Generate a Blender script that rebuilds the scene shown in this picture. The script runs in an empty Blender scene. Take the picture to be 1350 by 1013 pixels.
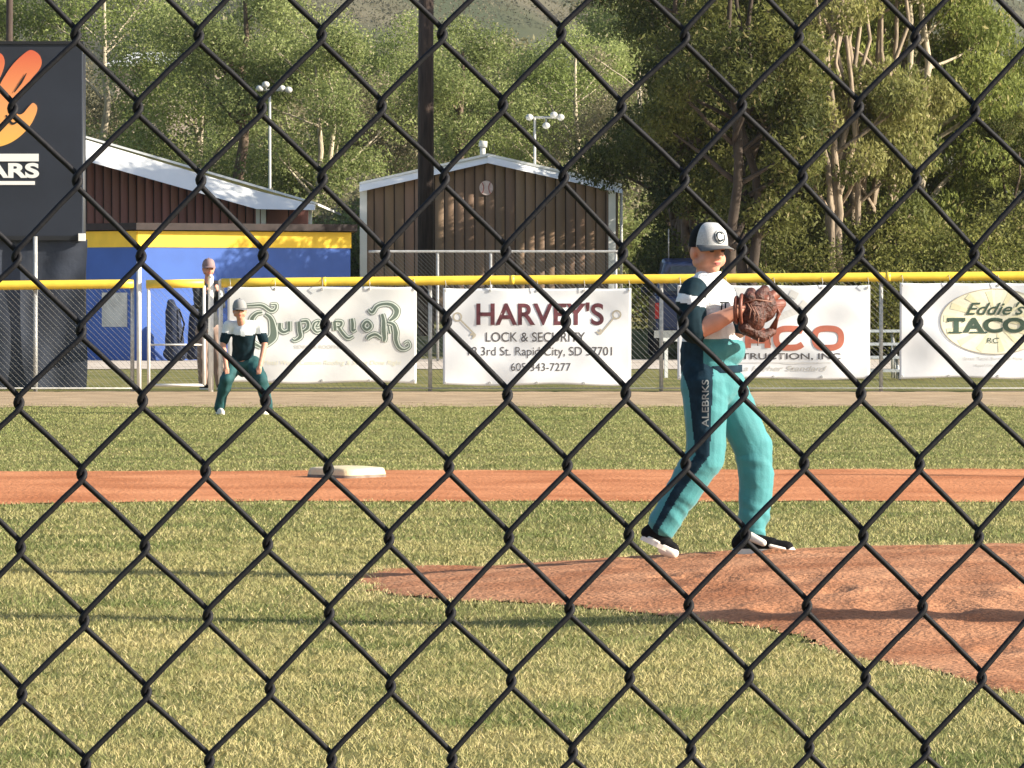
import bpy, bmesh, math, random
import numpy as np
from mathutils import Vector, Matrix, Quaternion, noise as mnoise
R = math.radians
sc = bpy.context.scene
# ---------------------------------------------------------------- camera
F = 6300.0; CX, CY = 675.0, 506.5; YH = 382.0; HC = 1.33
PITCH = -math.atan((CY - YH) / F)
cam_d = bpy.data.cameras.new('camera'); cam = bpy.data.objects.new('camera', cam_d)
sc.collection.objects.link(cam); sc.camera = cam
cam.location = (0, 0, HC); cam.rotation_euler = (math.pi/2 + PITCH, 0, 0)
cam_d.sensor_width = 36.0; cam_d.lens = 36.0 * F / 1350.0
cam_d.clip_start = 0.1; cam_d.clip_end = 3000
sc.render.resolution_x = 1024; sc.render.resolution_y = 768
# ---------------------------------------------------------------- sun and sky
SUN_EL = R(24); SUN_V = Vector((0.97, -0.25, 0)).normalized()
SUN_V = Vector((SUN_V.x*math.cos(SUN_EL), SUN_V.y*math.cos(SUN_EL), math.sin(SUN_EL)))
w = bpy.data.worlds.new('World'); sc.world = w; w.use_nodes = True
nt = w.node_tree; bg = nt.nodes['Background']
sky = nt.nodes.new('ShaderNodeTexSky'); sky.sky_type = 'NISHITA'; sky.sun_disc = False
sky.sun_elevation = SUN_EL; sky.sun_rotation = math.atan2(SUN_V.x, SUN_V.y)
sky.air_density = 1.0; sky.dust_density = 1.5
nt.links.new(sky.outputs[0], bg.inputs[0]); bg.inputs[1].default_value = 0.095
sl = bpy.data.lights.new('sun', 'SUN'); sl.energy = 5.0; sl.angle = R(0.4); sl.color = (1.0, 0.91, 0.76)
so = bpy.data.objects.new('sun', sl); sc.collection.objects.link(so)
so.rotation_euler = (-SUN_V).to_track_quat('-Z', 'Y').to_euler()
sc.view_settings.view_transform = 'Standard'; sc.view_settings.look = 'None'
sc.view_settings.gamma = 1.0; sc.view_settings.exposure = 1.1
# ---------------------------------------------------------------- helpers
rng = np.random.default_rng(7)
COL = sc.collection
cp, sp = math.cos(PITCH), math.sin(PITCH)
def W(px, py, D):
    """world point whose y is D, seen at photo pixel px,py"""
    u = (px - CX) / F; v = -(py - CY) / F
    dy = cp - v*sp; dz = sp + v*cp
    t = D / dy
    return Vector((u*t, D, HC + dz*t))
def GX(px, D): return (px - CX) / F * D
def GZ(py, D): return W(CX, py, D).z
def tag(o, label=None, cat=None, group=None, kind=None):
    if label: o['label'] = label
    if cat: o['category'] = cat
    if group: o['group'] = group
    if kind: o['kind'] = kind
    return o
def empty(name, loc=(0, 0, 0), label=None, cat=None, group=None):
    o = bpy.data.objects.new(name, None); COL.objects.link(o); o.location = loc
    o.empty_display_size = 0.2
    return tag(o, label, cat, group)
def link(name, me, mat=None, parent=None):
    o = bpy.data.objects.new(name, me); COL.objects.link(o)
    if mat is not None and len(me.materials) == 0:
        for m in (mat if isinstance(mat, (list, tuple)) else [mat]): me.materials.append(m)
    if parent is not None:
        o.parent = parent
        o.matrix_parent_inverse = Matrix.Translation(-world_loc(parent))
    return o
def world_loc(o):
    return Vector(o.location) if o.parent is None else Vector((0, 0, 0)) + world_loc(o.parent) + Vector(o.location) + o.matrix_parent_inverse.translation
def np_mesh(name, V, Fq, smooth=False, tint=None, mi=None):
    """V (n,3), Fq (m,k) faces all of one size"""
    V = np.asarray(V, np.float32); Fq = np.asarray(Fq, np.int32)
    me = bpy.data.meshes.new(name); k = Fq.shape[1]
    me.vertices.add(len(V)); me.vertices.foreach_set('co', V.ravel())
    me.loops.add(Fq.size); me.loops.foreach_set('vertex_index', Fq.ravel())
    me.polygons.add(len(Fq)); me.polygons.foreach_set('loop_start', np.arange(0, Fq.size, k, dtype=np.int32))
    me.polygons.foreach_set('loop_total', np.full(len(Fq), k, np.int32))
    if smooth: me.polygons.foreach_set('use_smooth', np.ones(len(Fq), bool))
    if mi is not None: me.polygons.foreach_set('material_index', np.asarray(mi, np.int32))
    me.update(calc_edges=True)
    if tint is not None:
        a = me.attributes.new('tint', 'FLOAT_COLOR', 'POINT')
        c = np.ones((len(V), 4), np.float32); c[:, :3] = tint
        a.data.foreach_set('color', c.ravel())
    return me
class MB:
    def __init__(s): s.v = []; s.f = []; s.sm = []; s.mi = []
    def add(s, vs, fs, smooth=False, mi=0):
        b = len(s.v); s.v += [tuple(v) for v in vs]
        s.f += [tuple(b + i for i in f) for f in fs]; s.sm += [smooth]*len(fs); s.mi += [mi]*len(fs); return s
    def box(s, a, b, mi=0):
        x0, y0, z0 = a; x1, y1, z1 = b
        vs = [(x0,y0,z0),(x1,y0,z0),(x1,y1,z0),(x0,y1,z0),(x0,y0,z1),(x1,y0,z1),(x1,y1,z1),(x0,y1,z1)]
        return s.add(vs, [(0,3,2,1),(4,5,6,7),(0,1,5,4),(1,2,6,5),(2,3,7,6),(3,0,4,7)], mi=mi)
    def obox(s, c, ax, ay, az, mi=0):
        c = Vector(c); ax = Vector(ax); ay = Vector(ay); az = Vector(az)
        vs = [c+ax*i+ay*j+az*k for k in (-1, 1) for (i, j) in ((-1,-1),(1,-1),(1,1),(-1,1))]
        return s.add(vs, [(0,3,2,1),(4,5,6,7),(0,1,5,4),(1,2,6,5),(2,3,7,6),(3,0,4,7)], mi=mi)
    def prism(s, poly, off, mi=0):
        n = len(poly); off = Vector(off)
        vs = [Vector(p) for p in poly]; vs = vs + [p + off for p in vs]
        fs = [tuple(range(n-1, -1, -1)), tuple(range(n, 2*n))] + [(i, (i+1) % n, n+(i+1) % n, n+i) for i in range(n)]
        return s.add(vs, fs, mi=mi)
    def tube(s, pts, r, n=10, smooth=True, cap=True, mi=0):
        pts = [Vector(p) for p in pts]
        rs = r if isinstance(r, (list, tuple)) else [r]*len(pts)
        vs = []; up = None
        for i, p in enumerate(pts):
            t = (pts[min(i+1, len(pts)-1)] - pts[max(i-1, 0)]).normalized()
            if up is None: up = t.orthogonal().normalized()
            up = (up - t*up.dot(t)).normalized(); q = t.cross(up)
            for k in range(n):
                a = 2*math.pi*k/n; vs.append(p + (up*math.cos(a) + q*math.sin(a))*rs[i])
        fs = [(i*n+k, i*n+(k+1) % n, (i+1)*n+(k+1) % n, (i+1)*n+k) for i in range(len(pts)-1) for k in range(n)]
        s.add(vs, fs, smooth, mi)
        if cap:
            b = len(s.v) - len(vs)
            s.f += [tuple(b+k for k in range(n-1, -1, -1)), tuple(b+(len(pts)-1)*n+k for k in range(n))]; s.sm += [False]*2; s.mi += [mi]*2
        return s
    def ell(s, c, r, rot=None, n=16, m=10, mi=0):
        c = Vector(c); vs = []; rot = rot or Matrix.Identity(3)
        vs.append(c + rot @ Vector((0, 0, -r[2])))
        for i in range(1, m):
            th = -math.pi/2 + math.pi*i/m
            for k in range(n):
                a = 2*math.pi*k/n
                vs.append(c + rot @ Vector((r[0]*math.cos(th)*math.cos(a), r[1]*math.cos(th)*math.sin(a), r[2]*math.sin(th))))
        vs.append(c + rot @ Vector((0, 0, r[2])))
        fs = [(0, 1+(k+1) % n, 1+k) for k in range(n)]
        for i in range(m-2):
            for k in range(n): fs.append((1+i*n+k, 1+i*n+(k+1) % n, 1+(i+1)*n+(k+1) % n, 1+(i+1)*n+k))
        L = len(vs)-1; b = 1+(m-2)*n
        fs += [(b+k, b+(k+1) % n, L) for k in range(n)]
        return s.add(vs, fs, True, mi)
    def caps(s, p0, r0, p1, r1, n=16):
        """tapered capsule"""
        p0 = Vector(p0); p1 = Vector(p1); t = (p1-p0).normalized()
        pts = []; rs = []
        for a in (80, 60, 35, 12): pts.append(p0 - t*r0*math.sin(R(a))); rs.append(r0*math.cos(R(a)))
        for a in (0, 25, 50, 75): pts.append(p1 + t*r1*math.sin(R(a))); rs.append(r1*math.cos(R(a)))
        return s.tube(pts, rs, n)
    def mesh(s, name):
        me = bpy.data.meshes.new(name); me.from_pydata(s.v, [], s.f); me.update()
        me.polygons.foreach_set('use_smooth', s.sm); me.polygons.foreach_set('material_index', s.mi)
        return me
    def build(s, name, mat, parent=None): return link(name, s.mesh(name), mat, parent)
def remesh(mb, name, voxel, smooth=3, disp=None):
    me = mb.mesh('tmp'); o = bpy.data.objects.new('tmp', me); COL.objects.link(o)
    m = o.modifiers.new('r', 'REMESH'); m.mode = 'VOXEL'; m.voxel_size = voxel; m.use_smooth_shade = True
    m2 = o.modifiers.new('s', 'SMOOTH'); m2.iterations = smooth; m2.factor = 0.6
    dg = bpy.context.evaluated_depsgraph_get(); dg.update()
    out = bpy.data.meshes.new_from_object(o.evaluated_get(dg)); out.name = name
    bpy.data.objects.remove(o); bpy.data.meshes.remove(me)
    if disp:
        n = len(out.vertices); co = np.empty(n*3, np.float32); no = np.empty(n*3, np.float32)
        out.vertices.foreach_get('co', co); out.vertex_normals.foreach_get('vector', no)
        co = co.reshape(-1, 3); no = no.reshape(-1, 3)
        d = np.array([disp(Vector(c)) for c in co.tolist()], np.float32)
        co += no*d[:, None]; out.vertices.foreach_set('co', co.ravel()); out.update()
    out.polygons.foreach_set('use_smooth', np.ones(len(out.polygons), bool))
    return out
# ---- materials
MATS = {}
def mat(name, col, rough=0.7, var=0.0, scale=8.0, col2=None, bump=0.0, bscale=40.0, metal=0.0, spec=0.4, detail=4.0, stretch=None, coord='Object', tint=False, trans=0.0, sheen=0.0, coat=0.0, lo=0.35, hi=0.65, fine=None):
    m = bpy.data.materials.new(name); m.use_nodes = True; MATS[name] = m
    n = m.node_tree; N = n.nodes; L = n.links; b = N['Principled BSDF']
    b.inputs['Roughness'].default_value = rough; b.inputs['Metallic'].default_value = metal
    b.inputs['Specular IOR Level'].default_value = spec
    if sheen: b.inputs['Sheen Weight'].default_value = sheen
    if coat: b.inputs['Coat Weight'].default_value = coat
    c1 = (*col, 1); c2 = (*(col2 or tuple(min(1, c*(1+var)) for c in col)), 1)
    if not col2 and var: c1 = (*[c*(1-var) for c in col], 1)
    tc = N.new('ShaderNodeTexCoord'); mp = N.new('ShaderNodeMapping'); L.new(tc.outputs[coord], mp.inputs[0])
    if stretch: mp.inputs['Scale'].default_value = stretch
    outc = None
    if var or col2:
        nz = N.new('ShaderNodeTexNoise'); nz.inputs['Scale'].default_value = scale; nz.inputs['Detail'].default_value = detail
        L.new(mp.outputs[0], nz.inputs['Vector'])
        mr = N.new('ShaderNodeMapRange'); mr.inputs[1].default_value = lo; mr.inputs[2].default_value = hi
        L.new(nz.outputs[0], mr.inputs[0])
        mx = N.new('ShaderNodeMix'); mx.data_type = 'RGBA'; mx.inputs[6].default_value = c1; mx.inputs[7].default_value = c2
        L.new(mr.outputs[0], mx.inputs[0]); outc = mx.outputs[2]
        if fine:
            nf = N.new('ShaderNodeTexNoise'); nf.inputs['Scale'].default_value = fine[0]; nf.inputs['Detail'].default_value = 3
            L.new(mp.outputs[0], nf.inputs['Vector'])
            mf = N.new('ShaderNodeMapRange'); mf.inputs[1].default_value = .3; mf.inputs[2].default_value = .7
            mf.inputs[3].default_value = 1-fine[1]; mf.inputs[4].default_value = 1+fine[1]; L.new(nf.outputs[0], mf.inputs[0])
            vm = N.new('ShaderNodeVectorMath'); vm.operation = 'SCALE'; L.new(outc, vm.inputs[0]); L.new(mf.outputs[0], vm.inputs['Scale'])
            outc = vm.outputs[0]
        L.new(outc, b.inputs['Base Color'])
    else: b.inputs['Base Color'].default_value = c1
    if tint:
        at = N.new('ShaderNodeAttribute'); at.attribute_name = 'tint'
        if outc is None: L.new(at.outputs['Color'], b.inputs['Base Color']); outc = at.outputs['Color']
        else:
            ml = N.new('ShaderNodeMix'); ml.data_type = 'RGBA'; ml.blend_type = 'MULTIPLY'; ml.inputs[0].default_value = 1
            L.new(outc, ml.inputs[6]); L.new(at.outputs['Color'], ml.inputs[7]); L.new(ml.outputs[2], b.inputs['Base Color']); outc = ml.outputs[2]
    if bump:
        nb = N.new('ShaderNodeTexNoise'); nb.inputs['Scale'].default_value = bscale; nb.inputs['Detail'].default_value = 5
        L.new(mp.outputs[0], nb.inputs['Vector'])
        bp = N.new('ShaderNodeBump'); bp.inputs['Strength'].default_value = bump; bp.inputs['Distance'].default_value = 0.02
        L.new(nb.outputs[0], bp.inputs['Height']); L.new(bp.outputs[0], b.inputs['Normal'])
    if trans:
        tr = N.new('ShaderNodeBsdfTranslucent'); ms = N.new('ShaderNodeMixShader'); ms.inputs[0].default_value = trans
        if outc is not None: L.new(outc, tr.inputs[0])
        else: tr.inputs[0].default_value = c1
        L.new(b.outputs[0], ms.inputs[1]); L.new(tr.outputs[0], ms.inputs[2]); L.new(ms.outputs[0], N['Material Output'].inputs[0])
    return m
def vnoise(x, y, s, seed=0):
    """smooth value noise, numpy"""
    r = np.random.default_rng(seed); T = r.random((64, 64))
    x = np.asarray(x)/s; y = np.asarray(y)/s
    xi = np.floor(x).astype(int); yi = np.floor(y).astype(int); fx = x-xi; fy = y-yi
    fx = fx*fx*(3-2*fx); fy = fy*fy*(3-2*fy)
    g = lambda a, b: T[a % 64, b % 64]
    return (g(xi, yi)*(1-fx)+g(xi+1, yi)*fx)*(1-fy)+(g(xi, yi+1)*(1-fx)+g(xi+1, yi+1)*fx)*fy
def in_poly(x, y, poly):
    ins = np.zeros(len(x), bool); n = len(poly)
    for i in range(n):
        x1, y1 = poly[i]; x2, y2 = poly[(i+1) % n]
        if y1 == y2: continue
        c = ((y1 > y) != (y2 > y)) & (x < (x2-x1)*(y-y1)/(y2-y1)+x1); ins ^= c
    return ins
from mathutils.bvhtree import BVHTree
def ray_ground(px, py, hf):
    D = 20.
    for _ in range(60):
        x = GX(px, D); z = float(hf(x, D)); Dn = (HC-z)*F/(py-YH); D = D*.5+Dn*.5
    return (GX(px, D), D)
def drape(o, target, off=.004, zoff=(0, 0)):
    """lay a flat marking onto the surface in front of it (towards -y)"""
    tm = target.data; T = world_loc(target); bv = BVHTree.FromPolygons([tuple(v.co+T) for v in tm.vertices], [tuple(p.vertices) for p in tm.polygons])
    W0 = world_loc(o)
    for v in o.data.vertices:
        p = v.co+W0; h = bv.ray_cast(Vector((p.x, p.y-1.5, p.z)), Vector((0, 1, 0)))
        if h[0] is not None: v.co.y = h[0].y-off-W0.y

def text(body, px, py, wpx, hpx, D, m, parent, name='lettering', bold=0.0, shear=0.0, wave=None, off=0.012, rot=0.0, font_h=0.72, tilt=None):
    """flat lettering on a plane facing the camera, sized in photo pixels at distance D; px,py = centre"""
    cu = bpy.data.curves.new('t', 'FONT'); cu.body = body; cu.align_x = 'CENTER'; cu.size = 1; cu.offset = bold; cu.shear = shear
    o = bpy.data.objects.new('t', cu); COL.objects.link(o)
    dg = bpy.context.evaluated_depsgraph_get(); me = bpy.data.meshes.new_from_object(o.evaluated_get(dg))
    bpy.data.objects.remove(o); bpy.data.curves.remove(cu)
    n = len(me.vertices); co = np.empty(n*3, np.float32); me.vertices.foreach_get('co', co); co = co.reshape(-1, 3)
    x0, x1 = co[:, 0].min(), co[:, 0].max(); y0, y1 = co[:, 1].min(), co[:, 1].max()
    u = (co[:, 0]-(x0+x1)/2)/(x1-x0)*wpx; v = (co[:, 1]-(y0+y1)/2)/(y1-y0)*hpx
    if rot: u, v = u*math.cos(rot)-v*math.sin(rot), u*math.sin(rot)+v*math.cos(rot)
    c = W(px, py, D); k = D/F
    X = c.x+u*k; Z = c.z+v*k; Y = np.full(n, D-off)
    if wave is not None: Y = wave(X, Z) - off
    co = np.stack([X, Y, Z], 1).astype(np.float32)
    me.vertices.foreach_set('co', co.ravel()); me.update(); me.name = name
    me.materials.clear()
    return link(name, me, m, parent)
def ribbon(mb, pts, ws, D, off, closed=False, mi=0, wave=None):
    """flat stroke through photo pixels, width in px"""
    P = [Vector((p[0], p[1])) for p in pts]
    if not isinstance(ws, (list, tuple)): ws = [ws]*len(P)
    # catmull-rom
    Q = []; Wd = []
    n = len(P)
    for i in range(n if closed else n-1):
        a, b, c, d = P[(i-1) % n] if (closed or i > 0) else P[0], P[i], P[(i+1) % n], P[(i+2) % n] if (closed or i < n-2) else P[-1]
        for k in range(6):
            t = k/6
            Q.append(0.5*((2*b)+(c-a)*t+(2*a-5*b+4*c-d)*t*t+(3*b-a-3*c+d)*t**3)); Wd.append(ws[i]*(1-t)+ws[(i+1) % n]*t)
    if not closed: Q.append(P[-1]); Wd.append(ws[-1])
    vs = []; n = len(Q)
    for i in range(n):
        if closed: t = Q[(i+1) % n]-Q[(i-1) % n]
        else: t = Q[min(i+1, n-1)]-Q[max(i-1, 0)]
        if t.length < 1e-6: t = Vector((1, 0))
        t.normalize(); q = Vector((-t.y, t.x))*Wd[i]/2
        for s_ in (-1, 1):
            w_ = W(Q[i].x+q.x*s_, Q[i].y+q.y*s_, D); w_.y = (wave(w_.x, w_.z) if wave else D) - off; vs.append(w_)
    fs = [(2*i, 2*i+1, 2*((i+1) % n)+1, 2*((i+1) % n)) for i in range(n if closed else n-1)]
    mb.add(vs, fs, mi=mi)
# ================================================================ ground
def terrain_z(x, y):
    t = np.clip((np.asarray(y, float)-92)/12, 0, 1); t = t*t*(3-2*t)
    return 0.5*t + np.clip(np.asarray(y, float)-110, 0, None)*0.012
MX, MY, MR, MH = 2.5, 20.8, 3.3, 0.17
def mound_h(x, y):
    r2 = ((x-MX)**2+(y-MY)**2)/MR**2
    return MH*np.clip(1-r2, 0, 1)**1.15
def build_ground():
    m = mat('grass_turf', (0.12, 0.13, 0.04), 0.95, scale=1.1, col2=(0.23, 0.205, 0.08), bump=0.9, bscale=60, coord='Object', spec=0.1, detail=8, lo=.38, hi=.62, fine=(14, .3))
    xs = np.concatenate([np.linspace(-600, -60, 10), np.linspace(-50, 50, 101), np.linspace(60, 600, 10)])
    ys = np.concatenate([[-60, -20, -5], np.linspace(0, 10, 6), np.linspace(11, 40, 59), np.linspace(42, 130, 45), np.linspace(140, 900, 20)])
    X, Y = np.meshgrid(xs, ys); Z = terrain_z(X, Y)
    V = np.stack([X, Y, Z], -1).reshape(-1, 3); nx = len(xs)
    i = np.arange(len(ys)-1)[:, None]*nx + np.arange(nx-1)[None]; i = i.ravel()
    me = np_mesh('ground', V, np.stack([i, i+1, i+nx+1, i+nx], 1), True)
    tag(link('ground', me, m), kind='structure', label='mown grass field and verge behind it')
build_ground()
def strip(name, front, back, m, x0, x1, z, label, n=500, jag=0.10, seed=1, base=None):
    """sheet between two y(x) lines with ragged edges"""
    xs = np.linspace(x0, x1, n)
    f = np.array([front(x) for x in xs]) + (vnoise(xs, xs*0, .25, seed)-.5)*jag*2 + (vnoise(xs, xs*0, .06, seed+3)-.5)*jag
    b = np.array([back(x) for x in xs]) + (vnoise(xs, xs*0, .3, seed+1)-.5)*jag*2 + (vnoise(xs, xs*0, .07, seed+4)-.5)*jag
    rows = 9; V = []
    for k in range(rows):
        yy = f+(b-f)*k/(rows-1); V.append(np.stack([xs, yy, terrain_z(xs, yy)+z], 1))
    V = np.concatenate(V); i = (np.arange(rows-1)[:, None]*n+np.arange(n-1)[None]).ravel()
    o = link(name, np_mesh(name, V, np.stack([i, i+1, i+n+1, i+n], 1)), m)
    tag(o, label, kind='structure'); return f, b, xs
m_dirt = mat('infield_dirt', (0.38, 0.14, 0.06), 0.95, scale=1.2, col2=(0.56, 0.24, 0.115), bump=0.8, bscale=35, spec=0.1, detail=8, fine=(30, .14))
m_mound = mat('mound_clay', (0.30, 0.125, 0.062), 0.95, scale=1.6, col2=(0.47, 0.235, 0.13), bump=.7, bscale=45, spec=0.1, detail=10, fine=(60, .28))
m_track = mat('track_gravel', (0.29, 0.215, 0.135), 0.95, scale=2, col2=(0.42, 0.315, 0.205), bump=0.5, bscale=30, spec=0.1, fine=(40, .15))
m_road = mat('gravel_road', (0.42, 0.36, 0.30), 0.95, scale=1.5, col2=(0.56, 0.50, 0.43), bump=0.4, bscale=25, spec=0.1)
BPF = lambda x: 30.0 - 0.02*(x+3) + (0.9*math.exp(-((x+4)/1.2)**2)*-1.0)
BPB = lambda x: 34.9 + 0.06*(x+3)
strip('basepath_dirt', BPF, BPB, m_dirt, -25, 25, 0.006, 'reddish basepath dirt running across the infield', 900)
strip('warning_track', lambda x: 54.0+0.01*x, lambda x: 62.1, m_track, -30, 30, 0.006, 'pale gravel warning track in front of the outfield fence', 700, .45, 5)
strip('gravel_road', lambda x: 79.5+.02*x, lambda x: 90.5, m_road, -60, 60, 0.010, 'pale gravel lane behind the outfield fence', 400, .3, 9)
# pitcher's mound: dirt patch, raised
mp = [ray_ground(a, b, mound_h) for a, b in ((470,762),(478,774),(504,784),(604,793),(700,798),(800,806),(922,819),(1023,834),(1075,852),(1123,868),(1224,887),(1294,906),(1350,916))]+[(2.4,15.2),(3.6,14.6),(4.8,15.6),(5.6,17.6),(6.1,20.2),(5.9,22.6),(4.9,24.3),(3.2,24.9),(1.6,24.5),(.5,23.6),(-.1,22.9)]+[ray_ground(560, 747, mound_h)]
def smooth_poly(poly, n=24, jag=.05, seed=3):
    P = [Vector(p) for p in poly]; out = []; N_ = len(P)
    for i in range(N_):
        a, b, c, d = P[i-1], P[i], P[(i+1) % N_], P[(i+2) % N_]
        for k in range(n):
            t = k/n; out.append(0.5*((2*b)+(c-a)*t+(2*a-5*b+4*c-d)*t*t+(3*b-a-3*c+d)*t**3))
    A = np.array([(p.x, p.y) for p in out]); c = A.mean(0); ar = np.linspace(0, 60, len(A))
    k = 1 + (vnoise(ar, ar*0, .5, seed)-.5)*jag + (vnoise(ar, ar*0, .12, seed+1)-.5)*jag*.8
    return c + (A-c)*k[:, None]
MP = smooth_poly(mp, 24, .03)
def build_mound():
    g = .025; x0, y0 = MP.min(0)-.1; x1, y1 = MP.max(0)+.1
    xs = np.arange(x0, x1, g); ys = np.arange(y0, y1, g); X, Y = np.meshgrid(xs, ys)
    x, y = X.ravel(), Y.ravel(); c = MP.mean(0)
    ins = in_poly(x, y, MP); depth = sum(in_poly(c[0]+(x-c[0])*q, c[1]+(y-c[1])*q, MP).astype(float) for q in (1.012, 1.025, 1.04, 1.06))/4
    lump = (vnoise(x+50, y+50, .45, 21)-.5)*.003 + (vnoise(x+50, y+50, .13, 22)-.5)*.008 + (vnoise(x+50, y+50, .05, 23)-.5)*.006
    r = random.Random(3)
    for _ in range(60):                                     # cleat scuffs and heel marks
        a, b, l, h = r.uniform(.5, 3.6), r.uniform(16.5, 22.5), r.uniform(.05, .12), r.uniform(.006, .016)
        d2 = ((x-a)/l)**2+((y-b)/(l*r.uniform(1, 2)))**2; lump += -h*np.exp(-d2)+h*.6*np.exp(-(np.sqrt(d2)-1.5)**2*3)
    z = mound_h(x, y)+lump*depth+.004+.007*depth
    nx = len(xs); ok = ins.reshape(Y.shape); f = ok[:-1, :-1] & ok[1:, 1:] & ok[1:, :-1] & ok[:-1, 1:]
    i = (np.arange(len(ys)-1)[:, None]*nx+np.arange(nx-1)[None])[f]
    V = np.stack([x, y, z], 1); Fq = np.stack([i, i+1, i+nx+1, i+nx], 1); u, inv = np.unique(Fq, return_inverse=True)
    tag(link('pitching_mound_dirt', np_mesh('pitching_mound_dirt', V[u], inv.reshape(-1, 4), True), m_mound), 'raised clay pitching mound, scuffed and lumpy', kind='structure')
build_mound()
def gz(x, y):
    """ground height incl. mound"""
    return float(mound_h(x, y)) if (abs(x-MX) < 5 and abs(y-MY) < 5) else float(terrain_z(x, y))
# grass under the mound shoulder (mound bump extends under the lawn)
def build_shoulder():
    n = 160; rr = 40; V = []; q = np.arange(n); a = q*2*math.pi/n
    for k in range(rr+1):
        r = MR*(1.0-k/rr*.97); x = MX+np.cos(a)*r; y = MY+np.sin(a)*r; V.append(np.stack([x, y, mound_h(x, y)-.004+.004*(k > 0)-.07*in_poly(x, y, (MP.mean(0)+(MP-MP.mean(0))*.93))], 1))
    V = np.concatenate(V); Fq = np.concatenate([np.stack([k*n+q, k*n+(q+1) % n, (k+1)*n+(q+1) % n, (k+1)*n+q], 1) for k in range(rr)])
    tag(link('mound_shoulder', np_mesh('mound_shoulder', V, Fq, True), MATS['grass_turf']), 'turf rising to the edge of the mound', kind='structure')
build_shoulder()
# grass blades
def build_grass():
    allV = []; allT = []
    for (d0, d1, dens, wd, hmin, hmax, mg) in ((12.3, 18, 6200, .0026, .010, .026, .5), (18, 25, 3800, .0034, .010, .026, .7), (25, 36, 1700, .0048, .012, .026, 1.), (36, 57, 850, .0070, .010, .022, 1.2)):
        wmax = .1071*d1+mg; A = 2*wmax*(d1-d0); n = int(A*dens)
        x = rng.uniform(-wmax, wmax, n); y = rng.uniform(d0, d1, n)
        keep = np.abs(x) < .1071*y+mg
        sc_ = 1+np.abs(rng.normal(0, .022, n)); mc = MP.mean(0); keep &= ~in_poly(mc[0]+(x-mc[0])*sc_, mc[1]+(y-mc[1])*sc_, MP)
        bf = 30.0-.02*(x+3)-.9*np.exp(-((x+4)/1.2)**2); bb = 34.9+.06*(x+3)
        jit = rng.normal(0, .13, n)*rng.random(n)
        keep &= ~((y+jit > bf) & (y+jit < bb)); keep &= y < 54.1+.01*x+np.abs(rng.normal(0, .9, n))*(vnoise(x+30, y, .8, 91)+.2)
        cl = vnoise(x+40, y+40, .05, 31)*.5+vnoise(x+40, y+40, .16, 32)*.5
        keep &= cl > rng.uniform(.0, .62, n)
        x = x[keep]; y = y[keep]; bf = bf[keep]; bb = bb[keep]; n = len(x)
        z = mound_h(x, y)
        a = rng.uniform(0, 2*math.pi, n); lean = rng.uniform(.2, 1.5, n); h = rng.uniform(hmin, hmax, n)
        wa = rng.uniform(0, 2*math.pi, n)
        dx = np.cos(a)*lean*h; dy = np.sin(a)*lean*h; ww = wd*rng.uniform(.6, 1.3, n)/2
        wx = np.cos(wa)*ww; wy = np.sin(wa)*ww*.6
        b0 = np.stack([x-wx, y-wy, z], 1); b1 = np.stack([x+wx, y+wy, z], 1)
        t1 = np.stack([x+dx*.5+wx*.8, y+dy*.5+wy*.8, z+h*.62], 1); t0 = np.stack([x+dx*.5-wx*.8, y+dy*.5-wy*.8, z+h*.62], 1)
        tp = np.stack([x+dx, y+dy, z+h*.85], 1)
        V = np.stack([b0, b1, t1, tp, t0], 1).reshape(-1, 3)
        patch = vnoise(x+60, y+60, 1.1, 41)*.40+vnoise(x+60, y+60, .35, 42)*.32+vnoise(x+60, y+60, .11, 43)*.28
        p = np.clip(patch*2.1-.45+rng.normal(0, .17, n), 0, 1)[:, None]
        far = np.clip((y-20)/20, 0, 1)[:, None]
        green = np.array([.15, .20, .062]); straw = np.array([.53, .46, .21]); dry = np.array([.72, .59, .32])
        p2 = p*(1-.45*far)
        c = green*(1-p2)+straw*p2; mc = MP.mean(0); rim = in_poly(mc[0]+(x-mc[0])*.955, mc[1]+(y-mc[1])*.955, MP) | (np.abs(y-bf) < .22) | (np.abs(y-bb) < .3); rim = rim[:, None]; dd = (rng.random((n, 1)) < np.where(rim, .42, .09)); c = np.where(dd, dry, c)
        c = c*rng.uniform(.84, 1.16, (n, 1)); gm = c.mean(0); c = c*(1-.45*far)+(np.array([.27, .29, .105]))*(.45*far)
        allV.append(V); allT.append(np.repeat(c, 5, 0))
    V = np.concatenate(allV); T = np.concatenate(allT); n = len(V)//5
    Fq = np.arange(n*5).reshape(n, 5)
    me = np_mesh('grass', V, Fq, False, T)
    m = mat('grass_blades', (1, 1, 1), 0.75, tint=True, trans=.12, spec=.15)
    tag(link('grass', me, m), 'short mown grass, straw coloured near and greener further off', 'grass', kind='stuff')
    print('grass blades', n)
build_grass()
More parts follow.
